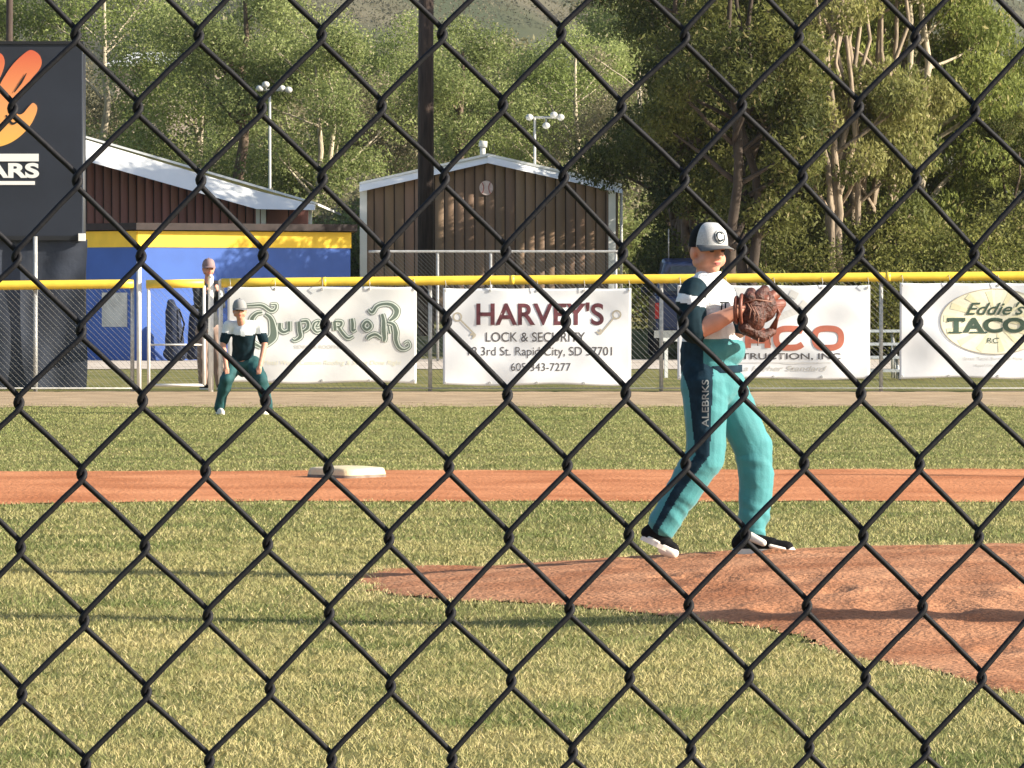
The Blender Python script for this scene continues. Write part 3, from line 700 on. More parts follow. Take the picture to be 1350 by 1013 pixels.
def cap_parts(c, fw, k, root, front_m, back_m, brim_m, logo=False, tiltup=.0):
    f, s, u = basis(fw); f = (f+u*tiltup).normalized(); u = s.cross(f).normalized(); M = RM(f, s, u)
    P = lambda x, y, z: c + s*x*k + f*y*k + u*z*k
    # crown as dome grid, split front / back
    na, nb = 48, 14; V = []; mi = []; Fq = []
    for j in range(nb+1):
        ph = (j/nb)*math.pi/2
        for i in range(na):
            a = 2*math.pi*i/na
            rx, ry = .082, .098; zz = .098*math.sin(ph)**.92 if ph > 0 else 0
            sq = math.cos(ph)**.72
            fr = max(0, math.sin(a))
            z_ = zz*(1+.10*fr*math.sin(ph*2)) - .012*(1-math.sin(ph))*(1-fr)
            V.append(P(rx*sq*math.cos(a), ry*sq*math.sin(a)-.004, .018+z_))
    for j in range(nb):
        for i in range(na):
            Fq.append((j*na+i, j*na+(i+1) % na, (j+1)*na+(i+1) % na, (j+1)*na+i))
            a = 2*math.pi*(i+.5)/na
            mi.append(0 if math.sin(a) > .30 else 1)
    V0 = np.array([tuple(v) for v in V]); 
    me = np_mesh('crown', V0, Fq, True, None, mi); o = link('cap', me, [front_m, back_m], root)
    # brim
    b = MB(); nx, ny = 14, 6; top = []; 
    for layer in (0, 1):
        for j in range(ny+1):
            for i in range(nx+1):
                a = math.pi*(.10+.80*i/nx); r = j/ny
                x = .084*math.cos(a)*(1-.02*r); y = .094*math.sin(a)+(.070*math.sin(a)**.6)*r
                z = .024-.006*r-.018*(x/.08)**2*(.3+r)-.004*layer
                top.append(P(x, y-.004, z))
    n1 = (nx+1)*(ny+1); fs = []
    for j in range(ny):
        for i in range(nx):
            q = j*(nx+1)+i; fs.append((q, q+1, q+nx+2, q+nx+1)); fs.append((n1+q+nx+1, n1+q+nx+2, n1+q+1, n1+q))
    for i in range(nx): q = ny*(nx+1)+i; fs.append((q, q+1, n1+q+1, n1+q))
    for j in range(ny):
        q = j*(nx+1); fs.append((q+nx+1, q, n1+q, n1+q+nx+1)); q += nx; fs.append((q, q+nx+1, n1+q+nx+1, n1+q))
    b.add(top, fs, True); b.build('cap_brim', brim_m, o)
    b = MB(); b.ell(P(0, -.004, .122), (.008*k, .008*k, .005*k), M, 8, 6); b.build('cap_button', back_m, o)
    if logo:
        b = MB(); pts = []
        for a in np.linspace(.7, 5.6, 16):
            x = -.017*math.cos(a); z = .062+.019*math.sin(a); ph = math.asin(min(1, (z-.018)/.100)); y = .098*math.cos(ph)**.72*1.03
            pts.append(P(x, y-.002, z))
        b.tube(pts, .0032*k, 6)
        pts = []
        for a in np.linspace(0, 6.283, 18):
            x = .027*math.cos(a); z = .060+.028*math.sin(a); ph = math.asin(min(1, max(0, (z-.018)/.100))); y = .098*math.cos(ph)**.72*1.0*(1-.5*(x/.082)**2)
            pts.append(P(x, y-.001, z))
        b.tube(pts, .0016*k, 6); b.build('cap_emblem', m_dteal, o)
    return o
def shoe(b, heel, toe, up, k=1.0, sole=None):
    """leather upper in b, sole in sole"""
    heel = Vector(heel); toe = Vector(toe); d = (toe-heel).normalized(); up = Vector(up); s = d.cross(up).normalized(); u = s.cross(d).normalized(); L = (toe-heel).length
    P = lambda a, h, w=0: heel+d*a*L+u*h*k+s*w*k
    b.caps(P(.10, .045), .036*k, P(.20, .078), .036*k); b.caps(P(.12, .038), .034*k, P(.62, .036), .036*k); b.caps(P(.55, .032), .036*k, P(.88, .026), .030*k)
    b.caps(P(.30, .06), .033*k, P(.60, .040), .030*k)
    if sole is not None:
        out = []
        for i in range(20):
            a = 2*math.pi*i/20; t = .5-.5*math.cos(a); wd = (.036+.010*math.sin(math.pi*min(1, t*1.1)))*(abs(math.sin(a))**.6)
            out.append(P(-.02+1.04*t, 0, math.copysign(wd, math.sin(a)) if abs(math.sin(a)) > 1e-6 else 0))
        sole.prism(out, u*.022*k)
# ---------------------------------------------------------------- pitcher
PDp = 21.7
def PW(px, py, d=0.0): return W(px, py, PDp+d)
m_dull = mat('dull_grey_print', (0.24, 0.27, 0.28), .8)
def build_pitcher():
    root_loc = (GX(935, PDp), PDp, gz(GX(935, PDp), PDp))
    k = 1.0
    b = MB()
    hc = PW(934, 328, 0); fw = (.50, -.86, -.10)
    P, M = head_parts(b, hc, fw, 1.02)
    b.caps(PW(932, 352, .01), .047, PW(929, 382, .01), .052)                      # neck
    b.caps(PW(930, 405, 0), .09, PW(937, 500, 0), .08)                            # trunk
    b.caps(PW(912, 392, -.11), .05, PW(955, 388, .10), .045)
    # near arm bare forearm
    b.caps(PW(910, 394, -.13), .050, PW(914, 434, -.17), .046); b.caps(PW(916, 437, -.175), .046, PW(945, 424, -.19), .043); b.caps(PW(945, 424, -.19), .043, PW(972, 410, -.20), .031)
    hand(b, PW(974, 409, -.20), (1, .15, .12), (.1, .95, .1), .9, .45)
    # far arm
    b.caps(PW(958, 394, .10), .042, PW(974, 436, .10), .036); b.caps(PW(974, 436, .10), .036, PW(996, 422, -.03), .028)
    hand(b, PW(997, 421, -.04), (.55, -.6, .35), (.1, -.5, -.6), .85, .7)
    # legs
    b.caps(PW(930, 520, -.05), .075, PW(930, 605, -.07), .062); b.caps(PW(930, 607, -.07), .058, PW(866, 694, -.05), .038); b.caps(PW(866, 694, -.05), .038, PW(880, 722, -.07), .03)
    b.caps(PW(957, 520, .07), .075, PW(1000, 600, .09), .06); b.caps(PW(1000, 602, .09), .056, PW(992, 706, .08), .036); b.caps(PW(990, 712, .07), .034, PW(1020, 725, .04), .025)
    me = remesh(b, 'person', .0058, 2)
    person = link('person', me, skin)
    person.location = root_loc
    # keep geometry in place while origin sits at the feet
    n = len(me.vertices); co = np.empty(n*3, np.float32); me.vertices.foreach_get('co', co); co = co.reshape(-1, 3)-np.array(root_loc, np.float32); me.vertices.foreach_set('co', co.ravel()); me.update()
    tag(person, 'young pitcher on the mound in teal trousers and grey-fronted cap', 'person')
    face_details(P, M, 1.02, person)
    cap_parts(hc, fw, 1.03, person, m_heather, m_black, m_dgrey, True)
    # hair at nape
    b = MB(); f, s, u = basis(fw); Mh = RM(f, s, u)
    b.ell(P(0, -.040, .0), (.077, .066, .055), Mh, 20, 12); b.build('hair', m_hair, person)
    # jersey
    b = MB()
    b.ell(PW(934, 402, 0), (.128, .115, .125)); b.caps(PW(934, 394, -.04), .086, PW(948, 392, .06), .075)
    b.caps(PW(930, 374, 0), .062, PW(937, 400, 0), .11)
    b.ell(PW(934, 440, 0), (.122, .118, .10)); b.ell(PW(940, 462, 0), (.146, .130, .095)); b.caps(PW(934, 450, 0), .124, PW(935, 478, 0), .126)
    b.caps(PW(919, 388, -.07), .048, PW(928, 376, -.03), .055)
    b.caps(PW(950, 384, .10), .050, PW(936, 376, .03), .05)
    me = remesh(b, 'jersey', .0062, 3, fold(.0065, 9, (1, 1, .8), 1.3))
    jb = link('jersey', me, [m_white, m_teal, m_navy], person)
    zc = GZ(449, PDp)
    for p in me.polygons:
        c = p.center
        hem = zc + .010*math.sin(c.x*14+1)
        if c.z < hem: p.material_index = 2 if (c.x < GX(926, PDp) and c.y < PDp+.05) else 1
    # piping, chest letters and placket
    b = MB(); 
    for (x_, z_) in ((952, 404), (957, 404)):
        b.tube([PW(x_-1, 410, -.125), PW(x_, 399, -.122)], .0035, 5)
    b.tube([PW(949, 399, -.124), PW(961, 399, -.118)], .003, 5); b.tube([PW(949, 410, -.124), PW(961, 410, -.118)], .003, 5)
    b.build('chest_lettering', m_dteal, jb)
    # collar
    b = MB(); cc = PW(931, 365, 0); pts = [cc+Vector((.062*math.cos(a), .062*math.sin(a), .012*math.cos(a))) for a in np.linspace(0, 6.283, 20)]
    b.tube(pts, .013, 8); b.build('collar', m_white, jb)
    # sleeves
    b = MB(); b.caps(PW(915, 384, -.09), .060, PW(911, 400, -.14), .068); b.caps(PW(911, 400, -.14), .068, PW(914, 434, -.17), .064)
    me = remesh(b, 'sleeve', .006, 2, fold(.005, 12, seed=4)); o = link('sleeve', me, [m_dteal, m_white], jb); o['label'] = 'dark sleeve with a white band on the near arm'
    z0, z1 = GZ(402, PDp), GZ(390, PDp)
    for p in me.polygons:
        if z0 < p.center.z+(p.center.x-GX(911, PDp))*.2 < z1: p.material_index = 1
    b = MB(); b.caps(PW(955, 392, .09), .056, PW(970, 430, .11), .052); b.caps(PW(972, 432, .11), .046, PW(988, 426, .03), .040)
    me = remesh(b, 'sleeve', .006, 2, fold(.004, 12, seed=8)); link('sleeve', me, m_navy, jb)
    # belt
    # trousers
    b = MB()
    b.ell(PW(939, 500, 0), (.132, .122, .13)); b.caps(PW(938, 486, 0), .126, PW(939, 505, 0), .125); b.caps(PW(926, 490, -.04), .095, PW(928, 512, -.05), .105)
    b.caps(PW(930, 508, -.055), .108, PW(931, 606, -.07), .084); b.caps(PW(931, 600, -.07), .086, PW(899, 650, -.06), .082); b.caps(PW(899, 650, -.06), .080, PW(874, 692, -.05), .066)
    b.caps(PW(956, 512, .06), .104, PW(992, 590, .09), .084); b.caps(PW(994, 588, .09), .083, PW(997, 640, .09), .080); b.caps(PW(997, 640, .09), .080, PW(993, 686, .08), .070)
    b.caps(PW(993, 686, .08), .068, PW(994, 700, .07), .052)
    def fd(c):
        p = Vector((c.x*4.5, c.y*4.5, c.z*8+c.x*3)); knee = .5+.5*max(0, 1-abs(c.z-GZ(700, PDp))/.10)*2.2 + max(0, 1-abs(c.z-GZ(610, PDp))/.12)*.8
        wa = math.exp(-((c.z-GZ(684, PDp))/.06)**2)+.6*math.exp(-((c.z-GZ(612, PDp))/.05)**2)+.4*math.exp(-((c.z-GZ(520, PDp))/.05)**2)
        return .0062*knee*((1-abs(mnoise.noise(p))*2.4)+.3*mnoise.noise(p*2.)) + .0030*wa*math.sin(c.z*80+c.x*45+c.y*25+9*mnoise.noise(p*.8))
    me = remesh(b, 'trousers', .006, 3, fd)
    tr = link('trousers', me, [m_teal, m_navy], person)
    # side panel down the near leg
    kx = lambda py: np.interp(py, [470, 515, 600, 650, 700], [892, 908, 917, 884, 859])
    kx2 = lambda py: np.interp(py, [470, 600, 650, 700], [941, 936, 898, 868])
    for p in me.polygons:
        c = p.center
        if c.y > PDp+.0: continue
        t = c.y; px = CX+c.x/t*F; py = YH+(HC-c.z)/t*F
        if kx(py) < px < kx2(py) and p.normal.y < .2: p.material_index = 1
    b = MB(); pts = [PW(938, 487, 0)+Vector((.136*math.cos(a), .122*math.sin(a), .004*math.cos(a))) for a in np.linspace(0, 6.283, 30)]
    for i in range(len(pts)-1): 
        d = (pts[i+1]-pts[i])/2; b.obox((pts[i]+pts[i+1])/2, d*1.05, Vector((0, 0, .016)), d.cross(Vector((0, 0, 1))).normalized()*.004)
    b.build('belt', m_navy, tr)
    # side lettering, reads upwards (projected onto the panel)
    t_ = text('ALEBRKS', 928, 531, 62, 9, PDp, m_dull, tr, name='side_lettering', rot=math.pi/2, off=.155, bold=.01); drape(t_, tr, .004)
    # shoes
    b = MB(); so_ = MB(); shoe(b, PW(845, 712, -.05), PW(890, 733, -.09), (.5, 0, .87), .95, so_)
    b2 = remesh(b, 'shoe', .005, 2); s1 = link('shoe', b2, m_black, person); so_.build('sole', m_sole, s1)
    b = MB(); b.caps(PW(856, 710, -.085), .010, PW(868, 716, -.105), .008); b.build('white_side_panel', m_sole, s1)
    b = MB(); b.caps(PW(876, 724, -.085), .030, PW(887, 729, -.093), .027); b.build('toe_cap', m_sole, s1)
    b = MB(); so_ = MB(); shoe(b, PW(967, 730, .06), PW(1047, 731, -.02), (0, 0, 1), 1.08, so_)
    b2 = remesh(b, 'shoe', .005, 2); s2 = link('shoe', b2, m_black, person); so_.build('sole', m_sole, s2)
    b = MB(); b.caps(PW(990, 708, -.01), .022, PW(1006, 716, -.035), .016); b.caps(PW(1016, 720, -.05), .009, PW(1034, 724, -.045), .007); b.build('white_side_panel', m_sole, s2)
    b = MB(); b.caps(PW(1034, 725, -.012), .027, PW(1042, 727, -.02), .024); b.build('toe_cap', m_sole, s2)
    return person
m_dgrey = mat('cap_brim_grey', (0.13, 0.13, 0.13), .7)
pitcher = build_pitcher()
def build_glove():
    loc = PW(975, 409, -.20)
    root = empty('baseball_glove', tuple(loc), 'brown leather baseball glove on the pitcher, webbing spread towards the right', 'baseball glove')
    b = MB()
    b.ell(PW(992, 416, -.17), (.062, .06, .082)); b.ell(PW(1004, 404, -.15), (.070, .045, .075))
    tips = [((988, 392), (990, 386)), ((1000, 392), (1008, 383)), ((1008, 396), (1023, 388)), ((1012, 404), (1030, 401))]
    me = remesh(b, 'palm', .005, 2, fold(.003, 25, seed=2)); link('palm', me, m_leather, root)
    for i, (a, c) in enumerate(tips):
        b = MB(); b.caps(PW(a[0], a[1], -.20+.02*i), .030, PW(c[0], c[1], -.17+.03*i), .023)
        me = remesh(b, 'finger_stall', .005, 1, fold(.002, 30, seed=i)); link('finger_stall', me, m_leather if i < 2 else m_leather2, root)
    b = MB(); b.caps(PW(982, 432, -.20), .030, PW(1004, 444, -.16), .026); b.caps(PW(1004, 444, -.16), .026, PW(1018, 437, -.12), .020)
    me = remesh(b, 'thumb_stall', .005, 1, fold(.002, 30, seed=9)); link('thumb_stall', me, m_leather, root)
    # web between thumb and first finger: a lattice of straps
    b = MB()
    for i in range(6):
        t = i/5; b.tube([PW(1020+6*t, 398+8*t, -.14), PW(1028-3*t, 414+4*t, -.15), PW(1014+8*t, 436-2*t, -.13)], .007, 6)
    for i in range(5):
        t = i/4; b.tube([PW(1006+2*t, 402+8*t, -.17), PW(1034-4*t, 404+7*t, -.13)], .007, 6)
    b.build('webbing', m_leather2, root)
    b = MB()
    pts = [PW(971+2*math.cos(a), 409+17*math.sin(a), -.20+.052*math.cos(a)) for a in np.linspace(0, 6.283, 18)]
    b.tube(pts, .009, 8); b.build('wrist_strap', m_leather2, root); b = MB(); pts = [PW(978+2*math.cos(a), 408+19*math.sin(a), -.20+.058*math.cos(a)) for a in np.linspace(0, 6.283, 18)]
    b.tube(pts, .009, 8); b.build('wrist_strap', m_leather2, root)
    def lace(p): b = MB(); b.tube(p, .003, 5); b.build('lace', m_lace, root)
    for i in range(3): lace([PW(984+5*i, 398+3*i, -.235), PW(990+5*i, 408+4*i, -.24), PW(988+6*i, 420+3*i, -.235)])
    lace([PW(980, 400, -.24), PW(996, 395, -.245), PW(1018, 398, -.22)]); lace([PW(1000, 446, -.19), PW(999, 456, -.20)]); lace([PW(1014, 444, -.16), PW(1016, 455, -.17)])
build_glove()
# ---------------------------------------------------------------- generic figure
def simple_person(name_label, J, D, px2m, fw, mats, headk=1.0, voxel=.012, capm=None, bald=False, cat='person', soles=None, hairm=None):
    """J: joints as (px,py,depth) ; mats: dict top, bottom, shoe"""
    Q = lambda k: W(J[k][0], J[k][1], D+J[k][2])
    b = MB(); hc = Q('head'); P, M = head_parts(b, hc, fw, headk)
    s = headk
    b.caps(hc-Vector((0, -.01, .07*s)), .045*s, Q('chest'), .06*s); b.caps(Q('chest'), .12*s, Q('pelvis'), .11*s)
    for q in 'lr':
        b.caps(Q(q+'sh'), .045*s, Q(q+'el'), .038*s); b.caps(Q(q+'el'), .037*s, Q(q+'wr'), .027*s)
        d = (Q(q+'wr')-Q(q+'el')).normalized(); hand(b, Q(q+'wr'), d, (0, .4, -.5), s*.95, .35)
        b.caps(Q(q+'hip'), .075*s, Q(q+'kn'), .055*s); b.caps(Q(q+'kn'), .052*s, Q(q+'an'), .035*s)
    me = remesh(b, 'person', voxel*.7, 2); base = Vector((GX(J['pelvis'][0], D), D, gz(GX(J['pelvis'][0], D), D)))
    n = len(me.vertices); co = np.empty(n*3, np.float32); me.vertices.foreach_get('co', co); co = co.reshape(-1, 3)-np.array(base, np.float32); me.vertices.foreach_set('co', co.ravel()); me.update()
    o = link('person', me, mats.get('skin', skin)); o.location = base; tag(o, name_label, cat)
    face_details(P, M, headk, o)
    # top
    b = MB(); b.caps(Q('lsh'), .065*s, Q('rsh'), .065*s); b.caps(Q('chest'), .135*s, Q('pelvis')+Vector((0, 0, .05)), .125*s)
    for q in 'lr':
        e = Q(q+'sh').lerp(Q(q+'el'), mats.get('sleeve', .8)); b.caps(Q(q+'sh'), .062*s, e, .052*s)
        if mats.get('long'): b.caps(Q(q+'sh'), .06*s, Q(q+'el'), .052*s); b.caps(Q(q+'el'), .05*s, Q(q+'wr'), .042*s)
    me = remesh(b, 'shirt', voxel, 2, fold(.008, 9, seed=D)); tp = link('shirt', me, mats['top'], o)
    if 'topfn' in mats:
        for p in me.polygons: p.material_index = mats['topfn'](p.center)
    b = MB(); b.caps(Q('lhip'), .10*s, Q('rhip'), .10*s); b.caps(Q('pelvis')+Vector((0, 0, .02)), .12*s, Q('pelvis')-Vector((0, 0, .05)), .11*s)
    for q in 'lr': b.caps(Q(q+'hip'), .095*s, Q(q+'kn'), .075*s); b.caps(Q(q+'kn'), .074*s, Q(q+'an'), .058*s)
    me = remesh(b, 'trousers', voxel, 2, fold(.010, 9, seed=D+2)); link('trousers', me, mats['bottom'], o)
    for q in 'lr':
        b = MB(); sl_ = MB(); a = Q(q+'an'); gnd = Vector((a.x, a.y, gz(a.x, a.y)+.004)); f_ = Vector(fw); f_.z = 0; f_.normalize()
        side = Vector((f_.y, -f_.x, 0))*(0.25 if q == 'r' else -.25); f2 = (f_+side).normalized()
        shoe(b, gnd-f2*.07*s, gnd+f2*.18*s, (0, 0, 1), s, sl_); me = remesh(b, 'shoe', voxel*.8, 1); sh = link('shoe', me, mats['shoe'], o); sl_.build('sole', m_sole, sh)
    if capm: cap_parts(hc, fw, headk*1.03, o, capm[0], capm[1], capm[1])
    elif not bald:
        f, s_, u = basis(fw); b = MB(); b.ell(P(0, -.018, .03), (.080*headk, .090*headk, .086*headk), RM(f, s_, u)); b.build('hair', hairm or m_hair, o)
    return o
# fielder
m_fcap = mat('grey_cap', (0.26, 0.26, 0.26), .8)
m_teal2 = mat('dark_teal_knit', (0.015, 0.075, 0.08), .8, var=.35, scale=6)
ID = 50.9
zy = GZ(443, ID)
def ftop(c):
    if c.z > zy+.0+.15*abs(c.x-GX(322, ID)): return 0
    return 1
simple_person('fielder in white-yoked dark jersey crouching with hands on knees on the outfield grass', dict(
    head=(316, 408, -.10), chest=(322, 440, 0), pelvis=(320, 478, .12), lsh=(302, 430, 0), rsh=(342, 430, 0), lel=(294, 455, -.02), rel=(349, 455, -.02), lwr=(298, 482, -.12), rwr=(343, 482, -.12),
    lhip=(310, 480, .1), rhip=(332, 480, .1), lkn=(299, 500, -.12), rkn=(345, 502, -.12), lan=(289, 538, 0), ran=(353, 538, 0)), ID, 1, (.05, -1, -.12),
    dict(top=[m_white, m_dteal], topfn=ftop, bottom=m_teal2, shoe=m_sole, sleeve=.75), .92, .012, (m_fcap, m_dgrey))
# adult by the gate
m_jacket = mat('dark_jacket', (0.03, 0.035, 0.04), .7); m_khaki = mat('pale_pink_trousers', (0.30, 0.21, 0.17), .8); m_pinkcap = mat('pinkish_cap', (0.26, 0.18, 0.18), .7)
simple_person('adult in dark jacket and pinkish cap standing behind the fence beside the gate', dict(
    head=(275, 353, -.04), chest=(274, 386, 0), pelvis=(275, 434, 0), lsh=(260, 377, 0), rsh=(289, 377, 0), lel=(261, 402, -.12), rel=(292, 402, -.1), lwr=(268, 388, -.22), rwr=(288, 386, -.2),
    lhip=(268, 438, 0), rhip=(284, 438, 0), lkn=(268, 474, -.02), rkn=(288, 474, -.02), lan=(268, 506, 0), ran=(290, 506, 0)), 63.4, 1, (.3, -1, -.1),
    dict(top=m_jacket, bottom=m_khaki, shoe=m_black, long=True), 1.02, .014, (m_pinkcap, m_pinkcap))
# bag-shaped stand-ins added to fill dark patches on the dugout wall
m_nv = mat('navy_stand_in', (0.010, 0.018, 0.045), .8, var=.3, scale=20)
def dark_stand_in(px, D, h, wd, lean, label):
    x = GX(px, D); root = empty('dark_stand_in', (x, D, 0), label, 'bag', 'dark bag-shaped stand-ins against the blue wall')
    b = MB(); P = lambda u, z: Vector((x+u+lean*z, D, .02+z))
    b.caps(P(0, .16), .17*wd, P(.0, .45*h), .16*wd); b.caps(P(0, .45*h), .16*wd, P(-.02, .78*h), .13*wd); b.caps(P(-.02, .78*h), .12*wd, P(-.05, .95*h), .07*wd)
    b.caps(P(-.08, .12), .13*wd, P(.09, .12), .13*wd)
    link('stand_in_body', remesh(b, 'stand_in_body', .02, 2, fold(.012, 8, seed=px)), m_nv, root)
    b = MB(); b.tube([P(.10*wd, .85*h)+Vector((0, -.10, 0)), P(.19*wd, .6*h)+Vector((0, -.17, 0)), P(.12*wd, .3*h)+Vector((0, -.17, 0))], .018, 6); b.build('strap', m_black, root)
dark_stand_in(231, 88.45, 1.12, 1.05, -.03, 'tall navy bag-shaped stand-in for a dark patch, alone against the lit blue wall')
dark_stand_in(256, 88.75, 1.02, .85, .05, 'dark bag-shaped stand-in by the blue wall, partly hidden behind the adult at the gate')
# ================================================================ second base
m_bag = mat('base_canvas', (0.62, 0.52, 0.33), .6, var=.15, scale=8, bump=.2, bscale=60)
def build_base():
    c = Vector((GX(457, 33.75), 33.75, .006)); a = R(48); S = .205; H = .070
    root_v = []
    n = 9; V = []; Fq = []
    # rounded-edge box with slightly domed top and flared skirt
    b = MB()
    prof = [(1.04, 0), (1.03, .02), (1.01, .042), (.99, .056), (.96, .065), (.88, H), (.5, H+.008), (0.02, H+.012)]
    ring = []
    per = []
    for k in range(32):
        t = 2*math.pi*k/32; x, y = math.cos(t), math.sin(t); q = max(abs(x), abs(y)); e = 9
        r = 1/((abs(x)**e+abs(y)**e)**(1/e)); per.append((x*r, y*r))
    for (s_, z) in prof:
        for (x, y) in per:
            X = x*s_*S; Y = y*s_*S; ring.append((c.x+X*math.cos(a)-Y*math.sin(a), c.y+X*math.sin(a)+Y*math.cos(a), c.z+z))
    m = 32; fs = [(j*m+k, j*m+(k+1) % m, (j+1)*m+(k+1) % m, (j+1)*m+k) for j in range(len(prof)-1) for k in range(m)]
    b.add(ring, fs, True); o = b.build('base', m_bag, None)
    me_ = o.data; me_.materials.append(mat('base_dirty_side', (0.20, 0.15, 0.12), .8, var=.3, scale=12))
    for p in me_.polygons:
        if p.center.z < c.z+.024: p.material_index = 1
    tag(o, 'cream white base lying on the red basepath dirt', 'base')
    # spike strap seam
build_base()
# ================================================================ scoreboard
m_slate = mat('scoreboard_slate', (0.020, 0.025, 0.038), .55, var=.15, scale=1.5); m_slate2 = mat('windscreen_fabric', (0.036, 0.044, 0.064), .8, var=.25, scale=2.2, bump=.3, bscale=8)
m_signw = mat('sign_white', (0.80, 0.80, 0.78), .5)
def build_scoreboard():
    D = 63.6; X = lambda p: GX(p, D); Z = lambda p: GZ(p, D)
    root = empty('scoreboard', (X(0), D, 0), 'big dark scoreboard with orange paw emblem and white lettering at the left edge', 'scoreboard')
    b = MB(); b.box((X(-330), D, Z(311)), (X(108.5), D+.22, Z(58))); b.build('upper_panel', m_slate, root)
    b = MB(); b.box((X(-330)-.02, D-.02, Z(58)-.005), (X(108.5)+.02, D+.24, Z(58)+.035)); b.box((X(-330)-.02, D-.02, Z(314)-.03), (X(108.5)+.02, D+.24, Z(311))); b.build('trim', m_black2, root)
    b = MB(); nx = 60; z0, z1 = Z(517)+.02, Z(316)
    xs = np.linspace(X(-330), X(113), nx); vs = []
    for j in range(20):
        z = z0+(z1-z0)*j/19
        for x in xs: vs.append((x+.02*math.sin(z*4), D+.05+.02*math.sin(x*5+z*1.5)+.012*math.sin(x*13-z*3), z))
    b.add(vs, [(j*nx+i, j*nx+i+1, (j+1)*nx+i+1, (j+1)*nx+i) for j in range(19) for i in range(nx-1)], True)
    nb = len(vs); b.add([(v[0], v[1]+.004, v[2]) for v in vs], [(j*nx+i, (j+1)*nx+i, (j+1)*nx+i+1, j*nx+i+1) for j in range(19) for i in range(nx-1)], True)
    b.build('lower_windscreen', m_slate2, root)
    b = MB(); b.tube([(X(47), D-.03, 0), (X(47), D-.03, Z(312))], .030, 10); b.build('post', m_galv, root)
    for p in (-300, -120, 104): b = MB(); b.tube([(X(p), D+.3, -.1), (X(p), D+.3, Z(70))], .07, 10); b.build('post', m_black2, root)
    b = MB(); b.box((X(104), D-.05, Z(318)), (X(113), D+.0, Z(308))); b.build('bracket', m_signw, root)
    # emblem: paw with toes, graded orange to yellow (a printed colour)
    k = MB()
    def blob_poly(pts, off): 
        P = [Vector(p) for p in pts]; out = []; n = len(P)
        for i in range(n):
            a, b_, c, d = P[i-1], P[i], P[(i+1) % n], P[(i+2) % n]
            for q in range(5):
                t = q/5; out.append(0.5*((2*b_)+(c-a)*t+(2*a-5*b_+4*c-d)*t*t+(3*b_-a-3*c+d)*t**3))
        vs = [W(p.x, p.y, D) for p in out]
        for v in vs: v.y = D-off
        k.prism(vs, (0, off-.002, 0))
    blob_poly([(36,68),(44,67),(52,73),(55,83),(51,93),(40,106),(30,122),(20,136),(8,150),(-4,146),(-2,118),(8,98),(20,82)], .012)
    blob_poly([(-2,70),(4,74),(6,84),(2,98),(-6,112),(-16,122),(-22,112),(-18,92),(-10,76)], .014)
    blob_poly([(-34,84),(-26,82),(-22,92),(-22,108),(-28,124),(-40,128),(-46,112),(-42,94)], .012)
    blob_poly([(44,136),(49,142),(46,154),(38,168),(24,182),(8,191),(-10,194),(-36,188),(-48,168),(-44,146),(-30,132),(-10,128),(10,138),(22,150),(30,150),(38,141)], .016)
    k.build('paw_emblem', m_paw, root)
    k = MB()
    def dk(pts, wd):
        ribbon(k, pts, wd, D, .02)
    dk([(35,97),(28,109),(19,122)], [1, 3, 1]); dk([(8,152),(16,163),(24,160)], [2, 3.5, 2])
    k.build('emblem_toe_lines', m_black2, root)  # dark toe lines printed on the paw
    text('BEARS', -3, 225, 109, 20, D, m_signw, root, bold=.04, off=.006)
    k = MB()
    for (a, b_, c, d) in ((-60, 203, 51, 213), (-60, 239, 46, 244)):
        p, q = W(a, d, D), W(c, b_, D); k.box((p.x, D-.012, p.z), (q.x, D-.001, q.z))
    k.build('white_bars', m_signw, root)
m_black2 = mat('black_paint', (0.014, 0.015, 0.018), .5)
m_paw = bpy.data.materials.new('paw_print_ink'); m_paw.use_nodes = True
n_ = m_paw.node_tree; g_ = n_.nodes.new('ShaderNodeNewGeometry'); s_ = n_.nodes.new('ShaderNodeSeparateXYZ'); r_ = n_.nodes.new('ShaderNodeMapRange'); cr = n_.nodes.new('ShaderNodeValToRGB')
n_.links.new(g_.outputs['Position'], s_.inputs[0]); n_.links.new(s_.outputs['Z'], r_.inputs[0]); r_.inputs[1].default_value = GZ(190, 63.6); r_.inputs[2].default_value = GZ(68, 63.6)
n_.links.new(r_.outputs[0], cr.inputs[0]); n_.links.new(cr.outputs[0], n_.nodes['Principled BSDF'].inputs['Base Color'])
cr.color_ramp.elements[0].color = (.85, .46, .10, 1); cr.color_ramp.elements[1].color = (.62, .12, .055, 1)
e_ = cr.color_ramp.elements.new(.42); e_.color = (.80, .33, .12, 1)
build_scoreboard()
